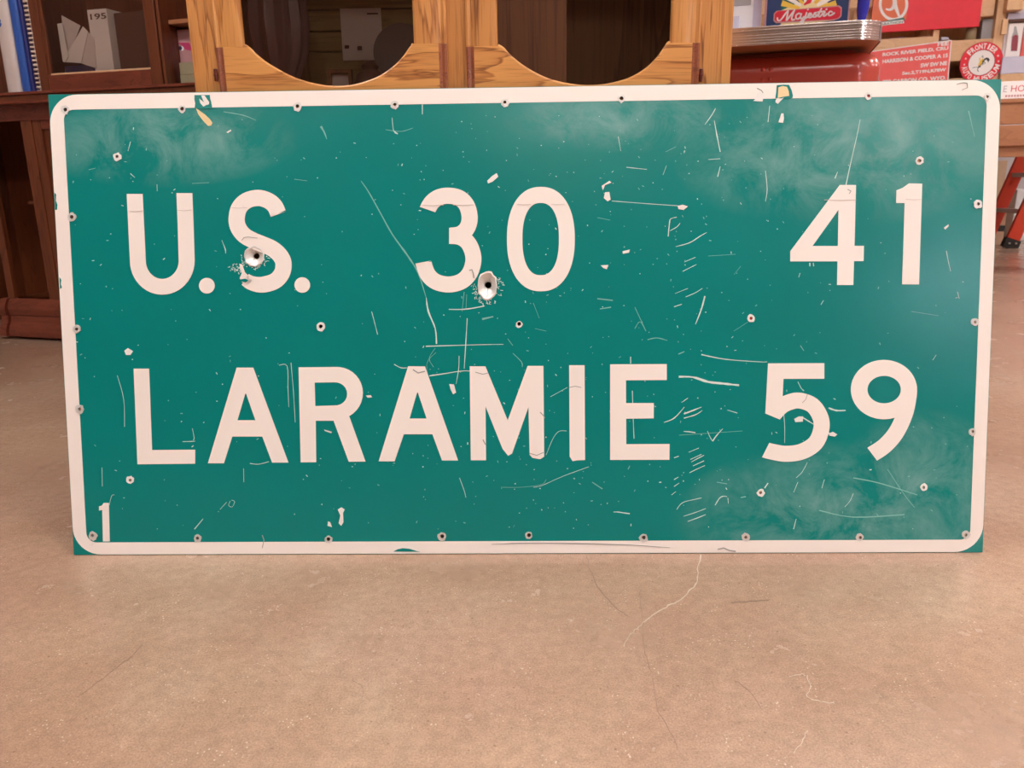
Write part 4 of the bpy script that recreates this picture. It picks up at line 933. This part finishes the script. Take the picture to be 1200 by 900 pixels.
# ribbed band: profile of (inset, z)
def banded(name, mat, u0, u1, v0, v1, r, prof, parent, capit=True):
    vs = []; n = None
    for ins, z in prof:
        lp = rloop(u0 + ins, u1 - ins, v0 + ins, v1 - ins, r - ins); n = len(lp)
        vs += [TF.P(u, v, z) for u, v in lp]
    fs = [(r_ * n + i, r_ * n + (i + 1) % n, (r_ + 1) * n + (i + 1) % n, (r_ + 1) * n + i) for r_ in range(len(prof) - 1) for i in range(n)]
    if capit: fs += [tuple(range(n)), tuple(range((len(prof) - 1) * n, len(prof) * n))]
    return link(name, vs, fs, mat, parent, smooth=True)
hh = zt1 - zt0
banded('top_slab', 'bench_wood', TL, 0, 0, TD, rc, [(.004, zt0 + .001), (.004, zt1 - .001)], tabl)
pr = [(.0015, zt0)]
nr = 7
for i in range(nr):
    z = zt0 + hh * (i + .08) / nr; ze = zt0 + hh * (i + .92) / nr
    g = .0030 if i == 4 else .00006
    pr += [(.00006, z), (.0, z + hh / nr * .3), (.0, ze - hh / nr * .3), (.00006, ze), (.00006 + g, zt0 + hh * (i + 1) / nr)]
pr += [(.004, zt1)]
banded('chrome_band', 'chrome', TL, 0, 0, TD, rc, pr, tabl, False)
banded('table_surface', 'table_white', TL, 0, 0, TD, rc, [(.004, zt1 - .002), (.006, zt1 + .001), (.02, zt1 + .001)], tabl)
# red body: rounded corners, rounded top edge
OV = .10
zb1 = tpx(960, 61.5, OV)[1]
ur = tpx(1033.5, 80, OV + .05)[0]
prb = [(.0, .10), (.0, zb1 - .045)] + [(.035 * (1 - math.cos(math.radians(a))), zb1 - .045 + .045 * math.sin(math.radians(a))) for a in range(10, 91, 10)] + [(.05, zb1)]
banded('body', 'red_enamel', TL + .06, ur, OV, TD - .04, .085, prb, tabl)
banded('neck', 'red_enamel', TL + .14, ur - .06, OV + .07, TD - .1, .06, [(0, zb1 - .01), (0, zt0 + .002)], tabl)
banded('kick_plate', 'black_rubber', TL + .10, ur - .04, OV + .05, TD - .08, .05, [(0, 0), (0, .102)], tabl)
for x, y in ((894, 81.7), (903, 80.8), (893.7, 93.3), (902.3, 92.3)):
    u, w = tpx(x, y, OV)
    MB().lathe([(.0001, -.0062), (.003, -.0055), (.0052, -.003), (.0060, .001)], TF.P(u, OV, w), (-TF.b[0] * -1, TF.b[1], 0), (0, 0, 1), 12).build('rivet', 'red_enamel', tabl, smooth=True)
# Majestic sign
MV = .085
def mpx(v): return lambda x, y: (lambda q: TF.P(q[0], v, q[1]))(tpx(x, y, v))
def mlay(v0, v1):
    return (lambda x, y: (lambda q: TF.P(q[0], v1, q[1]))(tpx(x, y, MV))), (lambda x, y: (lambda q: TF.P(q[0], v0, q[1]))(tpx(x, y, MV)))
ms = thing('beer_sign', 'navy blue sign with a red banner reading Majestic standing on the chrome-edged top', 'sign', TF.P(tpx(945, 20, MV)[0], MV, zt1 + .001))
ua, ub_ = tpx(895.5, 20, MV)[0], tpx(995.5, 15, MV)[0]
MB().bbox(TF, ua, ub_, MV, MV + .012, zt1 + .001, zt1 + .30, .002).build('frame', 'pink_card', ms)
MB().box(TF, ua + .006, ub_ - .004, MV - .001, MV + .002, zt1 + .002, zt1 + .294).build('face', 'navy_print', ms)
def mshape(name, mat, loops, lift):
    mb = MB(); f0, f1 = mlay(MV - .001 - lift, MV + .001)
    for l in loops: mb.prism(l, [], f0, f1)
    return mb.build(name, mat, ms)
mshape('green_panel', 'green_print', [[(916, 13), (916, -26), (930, -26), (931, 9)]], .0004)
mshape('cream_backing', 'cream_print', [[(914.5, 13), (925, 8), (936, 3), (960, -2), (972, 4), (977, 8), (978, 24), (962, 26), (915, 30)]], .0008)
ray_ = []
for k in range(9):
    a = math.radians(200 + 17.5 * k); ray_.append(ribbon([(948 + 12 * math.cos(a), 14 + 12 * math.sin(a)), (948 + 34 * math.cos(a), 14 + 30 * math.sin(a))], [3, 7]))
mshape('yellow_rays', 'yellow_print', ray_[::2], .0012)
mshape('white_rays', 'white_print', ray_[1::2], .0014)
mshape('red_feather', 'red_print', [ribbon([(942, 6), (948, 2), (953, -4)], [1.5, 5, 2])], .0018)
bn = [(910, 13), (978, 7), (983, 6.5), (986.5, 9), (986, 19), (982.5, 22.5), (975, 24), (915, 27), (909.5, 27.4), (906.3, 24.5), (906.8, 16)]
mshape('banner_edge', 'pink_card', [bn], .0022)
cx_, cy_ = 946.5, 17
mshape('banner', 'red_print', [[(cx_ + (x - cx_) * .965, cy_ + (y - cy_) * .86) for x, y in bn]], .0026)
# script lettering, drawn with strokes
scr = [[(911, 21.5), (911.5, 24), (914, 24.3), (917, 21), (921, 15.5), (923.5, 13.2)], [(923.5, 13), (921.5, 24)], [(922, 24), (928, 16), (931, 12.2)], [(931, 12), (928, 20), (928, 23.5), (931, 23)],
       [(938.8, 17), (936, 16), (932.8, 18.3), (932.8, 21.6), (935, 22.6), (937.6, 20.5), (938.9, 16.8)], [(939, 16.5), (937.8, 21), (939.4, 22.2), (942, 20)], [(945.2, 15.2), (943, 21.5), (940, 27), (937.8, 26.6), (940, 24.2), (945.8, 20.6)], [(946.4, 11.6), (946.9, 11.2)],
       [(946, 20), (950.5, 17.5), (950, 15.8), (947.5, 17), (947, 20.3), (950, 20.8), (953.5, 17.5)], [(956.5, 15), (954, 16), (956.5, 18.3), (955, 20.3), (952.5, 19.8)], [(956, 20), (960, 15), (962.5, 10.5)], [(961, 13.5), (959, 19), (961, 19.6), (964, 16)], [(958.5, 14.5), (966, 13.6)],
       [(966.5, 14.5), (964.8, 18.5), (966.5, 19), (969, 16.5)], [(968, 11.5), (968.6, 11)], [(975, 14.5), (973, 13.6), (970.8, 16), (971.3, 18.4), (974, 18), (977.5, 15.5)]]
segs = []
for p in scr:
    q = smooth_path(p, 3)
    for i in range(len(q) - 1): segs.append(ribbon([q[i], q[i + 1]], 1.9))
    for c_ in q: segs.append(ell(c_[0], c_[1], .95, .95, 8))
mshape('script_lettering', 'white_print', segs, .0032)['kind'] = 'stuff'
# white box, grey lid and small blue box left of the beer sign
q0, q1 = tpx(863, 30, .14), tpx(893, 4, .14)
wb = thing('white_carton', 'white carton with a grey panel standing between the oak cabinet and the beer sign', 'carton', TF.P((q0[0] + q1[0]) / 2, .2, zt1 + .001))
MB().bbox(TF, q0[0] - .05, q1[0], .14, .28, zt1 + .001, zt1 + .2, .002).build('box_body', 'white_card', wb)
g0, g1 = tpx(862, 7, .14), tpx(881, -10, .14)
MB().box(TF, g0[0] - .04, g1[0], .1385, .142, g0[1], g0[1] + .06).build('grey_panel', 'grey_print', wb)
l0 = tpx(884, 7, .14)
MB().box(TF, tpx(883, 7, .14)[0], q1[0], .1385, .142, zt1 + .002, zt1 + .19).build('pale_panel', 'lavender_card', wb)
k0, k1 = tpx(860, 31, .10), tpx(867, 18, .10)
tag(MB().bbox(TF, k0[0] - .03, k1[0], .10, .132, zt1 + .001, k1[1], .002).build('blue_packet', 'lavender_card'), 'small violet packet in front of the white carton', 'packet')
# blue tapered plastic piece
bt0 = tpx(1009, 21, .05); bt1 = tpx(1012.5, 0, .05)
mbb = MB()
cen0 = TF.P(bt0[0] + .001, .05, zt1 + .001); cen1 = TF.P(bt1[0], .05, bt1[1])
up_ = (cen1 - cen0)
mbb.tube([cen0, cen0 + up_ * .12, cen0 + up_ * .55, cen1, cen0 + up_ * 1.9], [.0075, .010, .0145, .0155, .016], 14)
tag(mbb.build('plastic_funnel', 'blue_plastic', smooth=True), 'blue tapered plastic piece standing at the chrome corner', 'funnel')

# ================================================================== FAR RIGHT: SHELVING, SIGNS, BENCH, LADDER
GF = Frame((0, 0, 0), YAW)
def gpx(x, y, v): return GF.px(x, y, v)
SVp = 6.05                                   # front of the pine shelving
shelf = thing('pine_shelving', 'light pine plywood shelving behind the red and coral signs', 'shelf', GF.P(gpx(1090, 60, SVp)[0], SVp + .2, 0))
def gbox(name, mat, x0, x1, y0, y1, v, t, parent, z0=None, z1=None, r=.004):
    """board whose front face covers the pixel box, at distance v"""
    a = gpx((x0 + x1) / 2, y1, v); b = gpx((x0 + x1) / 2, y0, v)
    ua = gpx(x0, (y0 + y1) / 2, v)[0]; ub2 = gpx(x1, (y0 + y1) / 2, v)[0]
    return MB().bbox(GF, ua, ub2, v, v + t, a[1] if z0 is None else z0, b[1] if z1 is None else z1, r).build(name, mat, parent)
ztopS = gpx(1100, 0, SVp)[1] + .8
gbox('back_panel', 'pine', 880, 1178, 20, 60, SVp + .36, .02, shelf, 0, ztopS)
gbox('upright', 'pine', 1166, 1178, 20, 40, SVp, .38, shelf, 0, ztopS)
gbox('upright', 'pine', 1094.5, 1102, 20, 40, SVp + .002, .36, shelf, 0, ztopS)
gbox('divider', 'pine', 1087, 1094, 20, 46, SVp + .06, .28, shelf, gpx(1090, 47, SVp)[1], ztopS)
gbox('upright', 'pine', 872, 884, 20, 40, SVp, .38, shelf, 0, ztopS)
gbox('shelf_board', 'pine_across', 884, 1094.5, 48.5, 72, SVp + .004, .35, shelf)
gbox('shelf_board', 'pine_across', 1102, 1166, 46.5, 71, SVp + .004, .35, shelf)
gbox('shelf_board', 'pine_across', 884, 1166, 96, 104, SVp + .004, .35, shelf)
gbox('upper_board', 'pine_across', 1102, 1166, -6, 20.5, SVp + .004, .03, shelf)
gbox('upper_board', 'pine_across', 884, 1094.5, -8, 10.5, SVp + .01, .03, shelf)
gbox('lower_panel', 'pine_across', 1000, 1022, 12, 30, SVp + .08, .02, shelf)
# things on the shelf
tag(gbox('grey_binder', 'grey_print', 1150.5, 1163, 22, 46.5, SVp + .05, .2, None), 'plain grey binder upright on the pine shelf beside the bottle', 'binder')
bt = gpx(1137, 46.5, SVp + .04); bh = gpx(1137, 26, SVp + .04)[1]
sc = bh - bt[1]
bo = thing('capped_bottle', 'small bottle with white cap on the pine shelf above the round sign', 'bottle', GF.P(bt[0], SVp + .06, bt[1]))
MB().lathe([(.001, 0), (.030, 0), (.032, .006), (.032, sc * .55), (.028, sc * .66), (.022, sc * .72), (.022, sc * .76), (.001, sc * .76)], GF.P(bt[0], SVp + .045, bt[1]), (0, 0, 1), (1, 0, 0), 24).build('bottle_body', 'bottle_label', bo, smooth=True)
MB().lathe([(.001, sc * .74), (.020, sc * .74), (.021, sc * .76), (.021, sc * .98), (.019, sc), (.001, sc)], GF.P(bt[0], SVp + .045, bt[1]), (0, 0, 1), (1, 0, 0), 24).build('cap', 'white_print', bo, smooth=True)
zsh = gpx(1066, 48.5, SVp + .1)[1]
for i, (xa, xb, y0, mat, lab) in enumerate(((1042, 1052, 44.5, 'grey_print', 'low grey tray on the pine shelf above the coral sign'), (1053, 1060, 43, 'mauve_card', 'mauve packet on the pine shelf above the coral sign'), (1061, 1078, 44, 'white_card', 'flat whitish packet on the pine shelf above the coral sign'), (1079, 1085, 42.5, 'pink_card', 'little pink packet at the pine divider'))):
    tag(gbox('shelf_packet', mat, xa, xb, y0, 48.5, SVp + .03, .12, None, r=.002), lab, 'packet', 'packets on the pine shelf')
tag(gbox('shelf_packet', 'lavender_card', 1103, 1112, 43.5, 46.5, SVp + .03, .12, None, r=.002), 'pale violet packet lying flat on the pine shelf by the upright', 'packet', 'packets on the pine shelf')

# layered flat signs on the shelf front -----------------------------------------
def gl(v): return lambda x, y: (lambda q: GF.P(q[0], v, q[1]))(gpx(x, y, v))
def gmap(vp, v): return lambda x, y: (lambda q: GF.P(q[0], v, q[1]))(gpx(x, y, vp))
RV = SVp - .0245
red = thing('red_sign', 'large scarlet red sign with a white ringed runner emblem on an orange field', 'sign', GF.P(gpx(1090, 35, RV)[0], RV, gpx(1090, 35, RV)[1]))
zr0 = gpx(1095, 34.2, RV)[1]
ul, ur2 = gpx(1021.5, 20, RV)[0], gpx(1149.5, 15, RV)[0]
MB().bbox(GF, ul, ur2, RV, RV + .025, zr0, zr0 + .50, .002).build('board', 'scarlet_print', red)
uo = gpx(1069, 12, RV)[0]
MB().box(GF, ul + .001, uo - .03, RV - .0012, RV + .001, zr0 + .07, zr0 + .499).build('orange_field', 'orange_print', red)
g_ = lambda d: gmap(RV, RV - d)
MB().prism(ell(1047, 5, 17.2, 19.5, 44), [ell(1047, 5, 14.0, 16.2, 44)[::-1]], g_(-.001), g_(.003)).build('ring', 'white_print', red)
leg = [ribbon(smooth_path([(1047.5, -6), (1048.5, 3), (1046.5, 9), (1042.5, 11.5), (1038, 10.5)], 4), [6, 6, 5.5, 5, 5, 4.6, 4.4, 4, 4, 3.6, 3.4, 3, 2.6, 2.4, 2.2, 2, 1.8][:17]), ribbon([(1048.5, 5), (1050.5, 11), (1053.5, 19)], [5, 4, 2.4])]
mb = MB()
for l in leg: mb.prism(l, [], g_(-.001), g_(.003))
mb.build('runner_emblem', 'white_print', red)
MB().prism([(1030, 26), (1059, 20.5), (1060.5, 24), (1052, 26), (1030, 29)], [], g_(-.001), g_(.0036)).build('green_band', 'green_print', red)
MB().prism([(1026, 27), (1058.5, 23.2), (1059.5, 27.2), (1026, 31)], [], g_(-.001), g_(.0042)).build('name_plate', 'white_print', red)
MBm = g_(.0046)
put_text('name_lettering', 'MARATHON', lambda x, y: MBm(x, -y - (x - 1042) * .115), 'green_print', red, (1028, 1058, -29.0, -26.0), .02)
# coral lease sign, tilted in its own plane
CVv = SVp - .0055
quad = [(1009.5, 61.5), (1115.5, 46.6), (1110.6, 101), (1006, 114)]    # TL TR BR BL pixels
qp = [gpx(x, y, CVv) for x, y in quad]
cor = thing('lease_sign', 'coral red sign with white lines of lettering about Rock River field', 'sign', GF.P((qp[3][0] + qp[2][0]) / 2, CVv, qp[3][1]))
def inset(q, k):
    c = (sum(p[0] for p in q) / 4, sum(p[1] for p in q) / 4); return [(c[0] + (p[0] - c[0]) * (1 - k), c[1] + (p[1] - c[1]) * (1 - k * 1.9)) for p in q]
fv = lambda d: (lambda u, w: GF.P(u, CVv - d, w))
MB().prism(qp, [], fv(-.006), fv(0)).build('board', 'pink_card', cor)
MB().prism(qp, [inset(qp, .022)[::-1]], fv(-.001), fv(.0012)).build('pale_edge', 'white_print', cor)
MB().prism(inset(qp, .02), [], fv(-.001), fv(.0006)).build('field', 'coral_print', cor)
ex = (qp[1][0] - qp[0][0], qp[1][1] - qp[0][1]); ey = (qp[3][0] - qp[0][0], qp[3][1] - qp[0][1])
# bilinear from pixel-like coordinates on the sign: text placed in sign-plane coordinates
def cmap(u, w): return GF.P(u, CVv - .0022, w)
def ctext(s, xl, yl, xr, yr, cap, bold=.03):
    a = gpx(xl, yl, CVv); b = gpx(xr, yr, CVv); px_m = abs(gpx(1070, 70, CVv)[1] - gpx(1070, 80, CVv)[1]) / 10; h = cap * px_m
    dx, dy = b[0] - a[0], b[1] - a[1]; l = math.hypot(dx, dy); c, s_ = dx / l, dy / l
    put_text('lettering', s, lambda x, y: cmap(a[0] + x * c - y * s_, a[1] + x * s_ + y * c), 'white_print', cor, (0, l, 0, h), bold)
ctext('FEE', 1098.5, 54.2, 1111.5, 53.2, 4.6, .04)
ctext('ROCK RIVER FIELD, CRU', 1034, 66.8, 1111, 59, 4.8, .04)
ctext('HARRISON & COOPER A 15', 1034, 74.5, 1110.5, 67.2, 4.6, .04)
ctext('SW SW NE', 1078.5, 79.3, 1109.5, 76.3, 4.8, .04)
ctext('Sec.2,T19N,R78W', 1057, 88.6, 1108.5, 84.2, 4.6, .04)
ctext('300 CARBON CO. WYO.', 1034, 98.5, 1108.5, 93.5, 4.8, .04)
# round museum sign
KV = SVp - .0085
kc = gpx(1150, 73.5, KV); kr = (gpx(1175.3, 72, KV)[0] - gpx(1124.7, 75, KV)[0]) / 2
krz = abs(gpx(1150, 49, KV)[1] - kc[1])
rs_ = thing('round_sign', 'round red and white Frontier Auto Museum sign with a bucking horse and rider', 'sign', GF.P(kc[0], KV, kc[1] - krz))
kf = lambda d: (lambda x, y: GF.P(kc[0] + x * kr, KV - d, kc[1] + y * krz))
MB().prism(ell(0, 0, 1.0, 1.0, 64), [], kf(-.008), kf(0)).build('disc', 'red_print', rs_)
MB().prism(ell(0, 0, .965, .965, 64), [ell(0, 0, .62, .62, 64)[::-1]], kf(-.001), kf(.0008)).build('red_band', 'scarlet_print', rs_)
MB().prism(ell(0, 0, .635, .635, 64), [], kf(-.001), kf(.0006)).build('rim_line', 'black_print', rs_)
MB().prism(ell(0, 0, .60, .60, 64), [], kf(-.001), kf(.0012)).build('white_centre', 'white_print', rs_)
def ring_text(s, a_start, a_end, r0, r1, top=True, wd=1.0):
    n = len(s); vs_all = []; fs_all = []
    for i, ch in enumerate(s):
        if ch == ' ': continue
        t = math.radians(a_start + (a_end - a_start) * (i + .5) / n)
        vs, fs, (x0, x1, y0, y1) = text2d(ch, .03)
        cw = abs(math.radians(a_end - a_start)) / n * (r0 + r1) / 2 * .86 * wd * (.45 if ch == 'I' else 1)
        k = len(vs_all)
        for x, y in vs:
            X = ((x - x0) / (x1 - x0) - .5) * cw; Y = ((y - y0) / (y1 - y0)) * (r1 - r0)
            if top: r = r0 + Y; px_, py_ = -math.sin(t - PI / 2) * 0, 0; vx, vy = math.cos(t), math.sin(t); tx, ty = math.sin(t), -math.cos(t)
            else: r = r1 - Y; vx, vy = math.cos(t), math.sin(t); tx, ty = -math.sin(t), math.cos(t)
            vs_all.append(kf(.0016)(vx * r + tx * X, vy * r + ty * X))
        fs_all += [tuple(i_ + k for i_ in f) for f in fs]
    return link('ring_lettering', vs_all, fs_all, 'white_print', rs_)
ring_text('FRONTIER', 147, 37, .66, .92, True)
ring_text('AUTO', 190, 240, .66, .92, False)
ring_text('MUSEUM', 248, 352, .66, .92, False)
st = MB()
for a in (163, 184, 22, 2):
    cx2, cy2 = .79 * math.cos(math.radians(a)), .79 * math.sin(math.radians(a))
    st.prism([(cx2 + (.06 if k % 2 == 0 else .025) * math.cos(PI / 2 + k * PI / 5), cy2 + (.06 if k % 2 == 0 else .025) * math.sin(PI / 2 + k * PI / 5)) for k in range(10)], [], kf(-.001), kf(.0018))
st.build('stars', 'white_print', rs_)
def kshape(name, mat, loops, d=.0020):
    mb = MB()
    for l in loops: mb.prism(l, [], kf(-.001), kf(d))
    return mb.build(name, mat, rs_)
kshape('horse', 'black_print', [[(-.32, -.22), (-.24, -.20), (-.14, -.20), (-.10, -.10), (-.04, .0), (.04, .10), (.12, .20), (.22, .24), (.32, .20), (.38, .10), (.34, .08), (.32, -.02), (.28, .06), (.22, .14), (.14, .10), (.10, .0), (.0, -.12), (-.02, -.22), (-.10, -.24), (-.16, -.22)], ribbon([(.12, .04), (.18, -.02), (.14, -.08)], .03), ribbon([(.06, .0), (.10, -.07), (.04, -.12)], .03), ribbon([(-.12, -.22), (-.14, -.34), (-.08, -.42)], .035), ribbon([(-.28, -.2), (-.38, -.24)], .03)])
kshape('rider', 'yellow_print', [[(-.14, -.16), (-.06, -.14), (.04, .0), (.02, .08), (.10, .14), (.04, .20), (-.02, .16), (-.10, .06), (-.12, -.04)], [(-.12, .12), (-.06, .10), (-.08, .24), (-.13, .26)]], .0024)
kshape('rider_hat', 'grey_print', [[(-.04, .26), (.08, .22), (.06, .28), (.02, .36), (-.02, .32)]], .0024)
# bench with boards, "HOS" box, poster -------------------------------------------
BV = 5.0
bench = thing('work_bench', 'brown wooden bench with a deep board apron beyond the sign edge', 'bench', GF.P(gpx(1200, 150, BV)[0] + .6, BV + .3, 0))
ubl = gpx(1120, 145, BV)[0]; ubr = ubl + 2.2
zA = gpx(1187, 120.5, BV)[1]; zB = gpx(1187, 146, BV)[1]; zC = gpx(1187, 171, BV)[1]; zD = gpx(1187, 184, BV + .03)[1]; zE = gpx(1187, 115.5, BV)[1]
MB().bbox(GF, ubl, ubr, BV, BV + .03, zB + .002, zA, .003).build('apron_board', 'bench_wood', bench)
MB().bbox(GF, ubl, ubr, BV + .003, BV + .03, zC, zB - .002, .003).build('apron_board', 'bench_wood', bench)
MB().bbox(GF, ubl, ubr, BV + .028, BV + .07, zD, zC + .01, .003).build('lower_rail', 'bench_wood', bench)
MB().bbox(GF, ubl - .02, ubr + .02, BV - .01, BV + .65, zA, zE, .003).build('bench_top', 'bench_wood', bench)
for uu in (ubl - .02, ubr - .08):
    for vv in (BV + .06, BV + .55): MB().bbox(GF, uu, uu + .08, vv, vv + .08, 0, zA, .003).build('leg', 'bench_wood', bench)
HVx = BV + .05
zh0 = zE; zh1 = gpx(1190, 95, HVx)[1]
uh0 = gpx(1168, 105, HVx)[0]
hb_ = thing('lettered_box', 'cream box with red HOS lettering lying on the bench', 'box', GF.P(uh0 + .2, HVx + .1, zh0))
MB().bbox(GF, uh0, uh0 + .42, HVx, HVx + .18, zh0, zh1, .002).build('box_body', 'beige_card' if False else 'white_print', hb_)
ue = gpx(1176, 104, HVx)[0]; uh = gpx(1185, 104, HVx)[0]; uh2 = gpx(1206, 104, HVx)[0]
zt_a, zt_b = gpx(1190, 107.5, HVx)[1], gpx(1190, 100, HVx)[1]
put_text('lettering', 'HOS', lambda u, w: GF.P(u, HVx - .0006, w), 'red_print', hb_, (uh, uh2, zt_a, zt_b), 0.0)
put_text('lettering', 'E', lambda u, w: GF.P(u, HVx - .0006, w), 'grey_print', hb_, (ue, gpx(1180, 104, HVx)[0], zt_a, zt_b), 0.0)
ln = MB()
for k in range(9):
    a = gpx(1178 + k * 3.4, 112, HVx)[0]; ln.box(GF, a, a + .010, HVx - .0006, HVx + .001, gpx(1190, 113.5, HVx)[1], gpx(1190, 111, HVx)[1])
ln.build('small_print', 'pink_card', hb_)
# poster with a bottle, on a board behind the bench
PV = SVp - .02
side = thing('pale_shelf_unit', 'pale violet and pine shelf end right of the pine upright', 'shelf', GF.P(gpx(1195, 90, PV)[0], PV + .2, 0))
ux0 = gpx(1178.5, 40, PV)[0]; ux1 = ux0 + 1.2
def zz_(y): return gpx(1190, y, PV)[1]
MB().bbox(GF, ux0, ux1, PV + .03, PV + .05, 0.75, zz_(-60), .002).build('back_board', 'wall_far', side)
MB().bbox(GF, ux0, ux1, PV - .01, PV + .03, zz_(86), zz_(66.5), .003).build('violet_board', 'lavender_card', side)
MB().bbox(GF, ux0, ux1, PV - .02, PV + .03, zz_(96), zz_(86.5), .003).build('pine_board', 'pine_across', side)
MB().bbox(GF, ux0, ux1, PV - .0, PV + .03, zz_(25.5), zz_(22.5), .002).build('thin_ledge', 'brown_print', side)
MB().bbox(GF, ux0, ux1, PV + .005, PV + .03, zz_(22), zz_(15), .002).build('violet_board', 'lavender_card', side)
MB().bbox(GF, gpx(1177, 6, PV)[0], gpx(1196.5, 6, PV)[0], PV - .06, PV + .02, zz_(13.5), zz_(-12), .004).build('pine_block', 'pine', side)
MB().bbox(GF, gpx(1174.5, 30, PV - .05)[0], gpx(1181, 30, PV - .05)[0], PV - .05, PV - .02, gpx(1178, 40, PV - .05)[1], gpx(1178, 22, PV - .05)[1], .003).build('pine_block', 'pine', side)
pu0, pu1 = gpx(1181.5, 45, PV)[0], gpx(1198.5, 45, PV)[0]
pos = thing('bottle_poster', 'white card picturing a dark red bottle beside the pine upright', 'poster', GF.P((pu0 + pu1) / 2, PV, zz_(65)))
MB().box(GF, pu0, pu1, PV + .018, PV + .029, zz_(65.5), zz_(27), ).build('card', 'white_print', pos)
def pmap(d): return lambda x, y: (lambda q: GF.P(q[0], PV + .018 - d, q[1]))(gpx(x, y, PV + .018))
MB().prism([(1184.5, 60), (1192, 60), (1193, 50), (1193.5, 42), (1192, 37), (1191, 31), (1188.5, 31), (1187.8, 37), (1185.5, 43), (1184.8, 52)], [], pmap(-.001), pmap(.001)).build('bottle_outline', 'grey_print', pos)
MB().prism([(1185, 59.5), (1191.6, 59.5), (1192.8, 49), (1193, 42), (1190, 40.5), (1186.5, 43), (1185.3, 52)], [], pmap(-.001), pmap(.0018)).build('bottle_print', 'bottle_red', pos)
tag(MB().box(GF, pu1 + .004, pu1 + .16, PV + .016, PV + .029, zz_(65.5), zz_(32)).build('coral_card', 'coral_print'), 'coral card next to the bottle poster', 'card')

# stepladder
fa = flo(1181, 291)
LYd = fa.y
LFr = Frame((0, LYd, 0), math.radians(-16.5))
ladder = thing('step_ladder', 'orange fibreglass stepladder with grey steps and black feet beyond the bench', 'ladder', fa)
b1 = atY(1184.5, 285, LYd); t1 = atY(1208, 234, LYd)
dirv = (t1 - b1); dirv /= dirv.z
def rail_pts(base, z0, z1): return base + dirv * (z0 - base.z), base + dirv * (z1 - base.z)
bk = Vector((-.16, .30, 0))
b2 = atY(1175, 237, LYd + .30)
LH = 2.3
def bar(name, mat, p, q, w, t, parent, side=Vector((1, 0, 0))):
    d = (q - p).normalized(); x = (side - d * side.dot(d)).normalized(); y = d.cross(x)
    vs = [c + x * (sx * w / 2) + y * (sy * t / 2) for c in (p, q) for sx, sy in ((-1, -1), (1, -1), (1, 1), (-1, 1))]
    return link(name, vs, [(0, 1, 2, 3), (4, 7, 6, 5), (0, 4, 5, 1), (1, 5, 6, 2), (2, 6, 7, 3), (3, 7, 4, 0)], mat, parent)
RW = .108
ends = []
for bb in (b1, b2):
    p, q = rail_pts(bb, .012, LH); ends.append((p, q))
    rl = bar('rail', 'ladder_orange', p, q, RW, .03, ladder)
    f0, f1 = rail_pts(bb, 0.0, .075)
    ft = bar('foot', 'black_rubber', f0, f1, RW + .022, .045, rl)
    for sx in (-.025, .03):
        c = (f0 + f1) / 2 + Vector((sx, -.026, .004)); MB().lathe([(.0001, -.004), (.008, -.003), (.009, .004)], c, (0, 1, 0), (1, 0, 0), 10).build('bolt', 'aluminium', rl)
for z in (.30, .59, .88, 1.17, 1.46, 1.75, 2.04):
    p, q = rail_pts(b1, 0, z)[1], rail_pts(b2, 0, z)[1]
    bar('step', 'step_grey', p + Vector((.0, 0, 0)), q, .085, .035, ladder, Vector((1, 0, 0)))
for (p, q) in ends:
    bar('rear_rail', 'ladder_orange', Vector((q.x + .95, q.y + .02, .01)), q, .07, .03, ladder)
bar('top_cap', 'ladder_orange', ends[0][1] + Vector((0, -.06, .02)), ends[1][1] + Vector((0, .06, .02)), .16, .05, ladder)
# pale boxes on the floor behind the ladder
w0 = flo(1186, 282)
WF = Frame((w0.x, w0.y, 0), math.radians(-16.5))
tag(MB().bbox(WF, -.02, .85, 0, .45, 0, atY(1190, 222, w0.y)[2], .01).build('white_chest', 'white_card'), 'white chest standing on the floor behind the stepladder', 'chest')
b_0 = flo(1170, 287)
BF = Frame((b_0.x, b_0.y, 0), math.radians(-16.5))
bb_ = thing('tan_carton', 'tan carton with a black stripe on the floor behind the stepladder', 'carton', BF.P(0, .15, 0))
zc = atY(1170, 249, b_0.y)[2]
MB().bbox(BF, -.25, .03, 0, .3, 0, zc, .004).build('box_body', 'beige_card', bb_)
MB().box(BF, -.251, .031, -.002, .301, zc * .42, zc * .60).build('stripe', 'black_print', bb_)
tag(MB().bbox(WF, -1.1, -.06, .25, .45, 0, atY(1175, 188, w0.y + .3)[2], .004).build('tan_board', 'beige_card'), 'tall tan board leaning up behind the white chest', 'board')
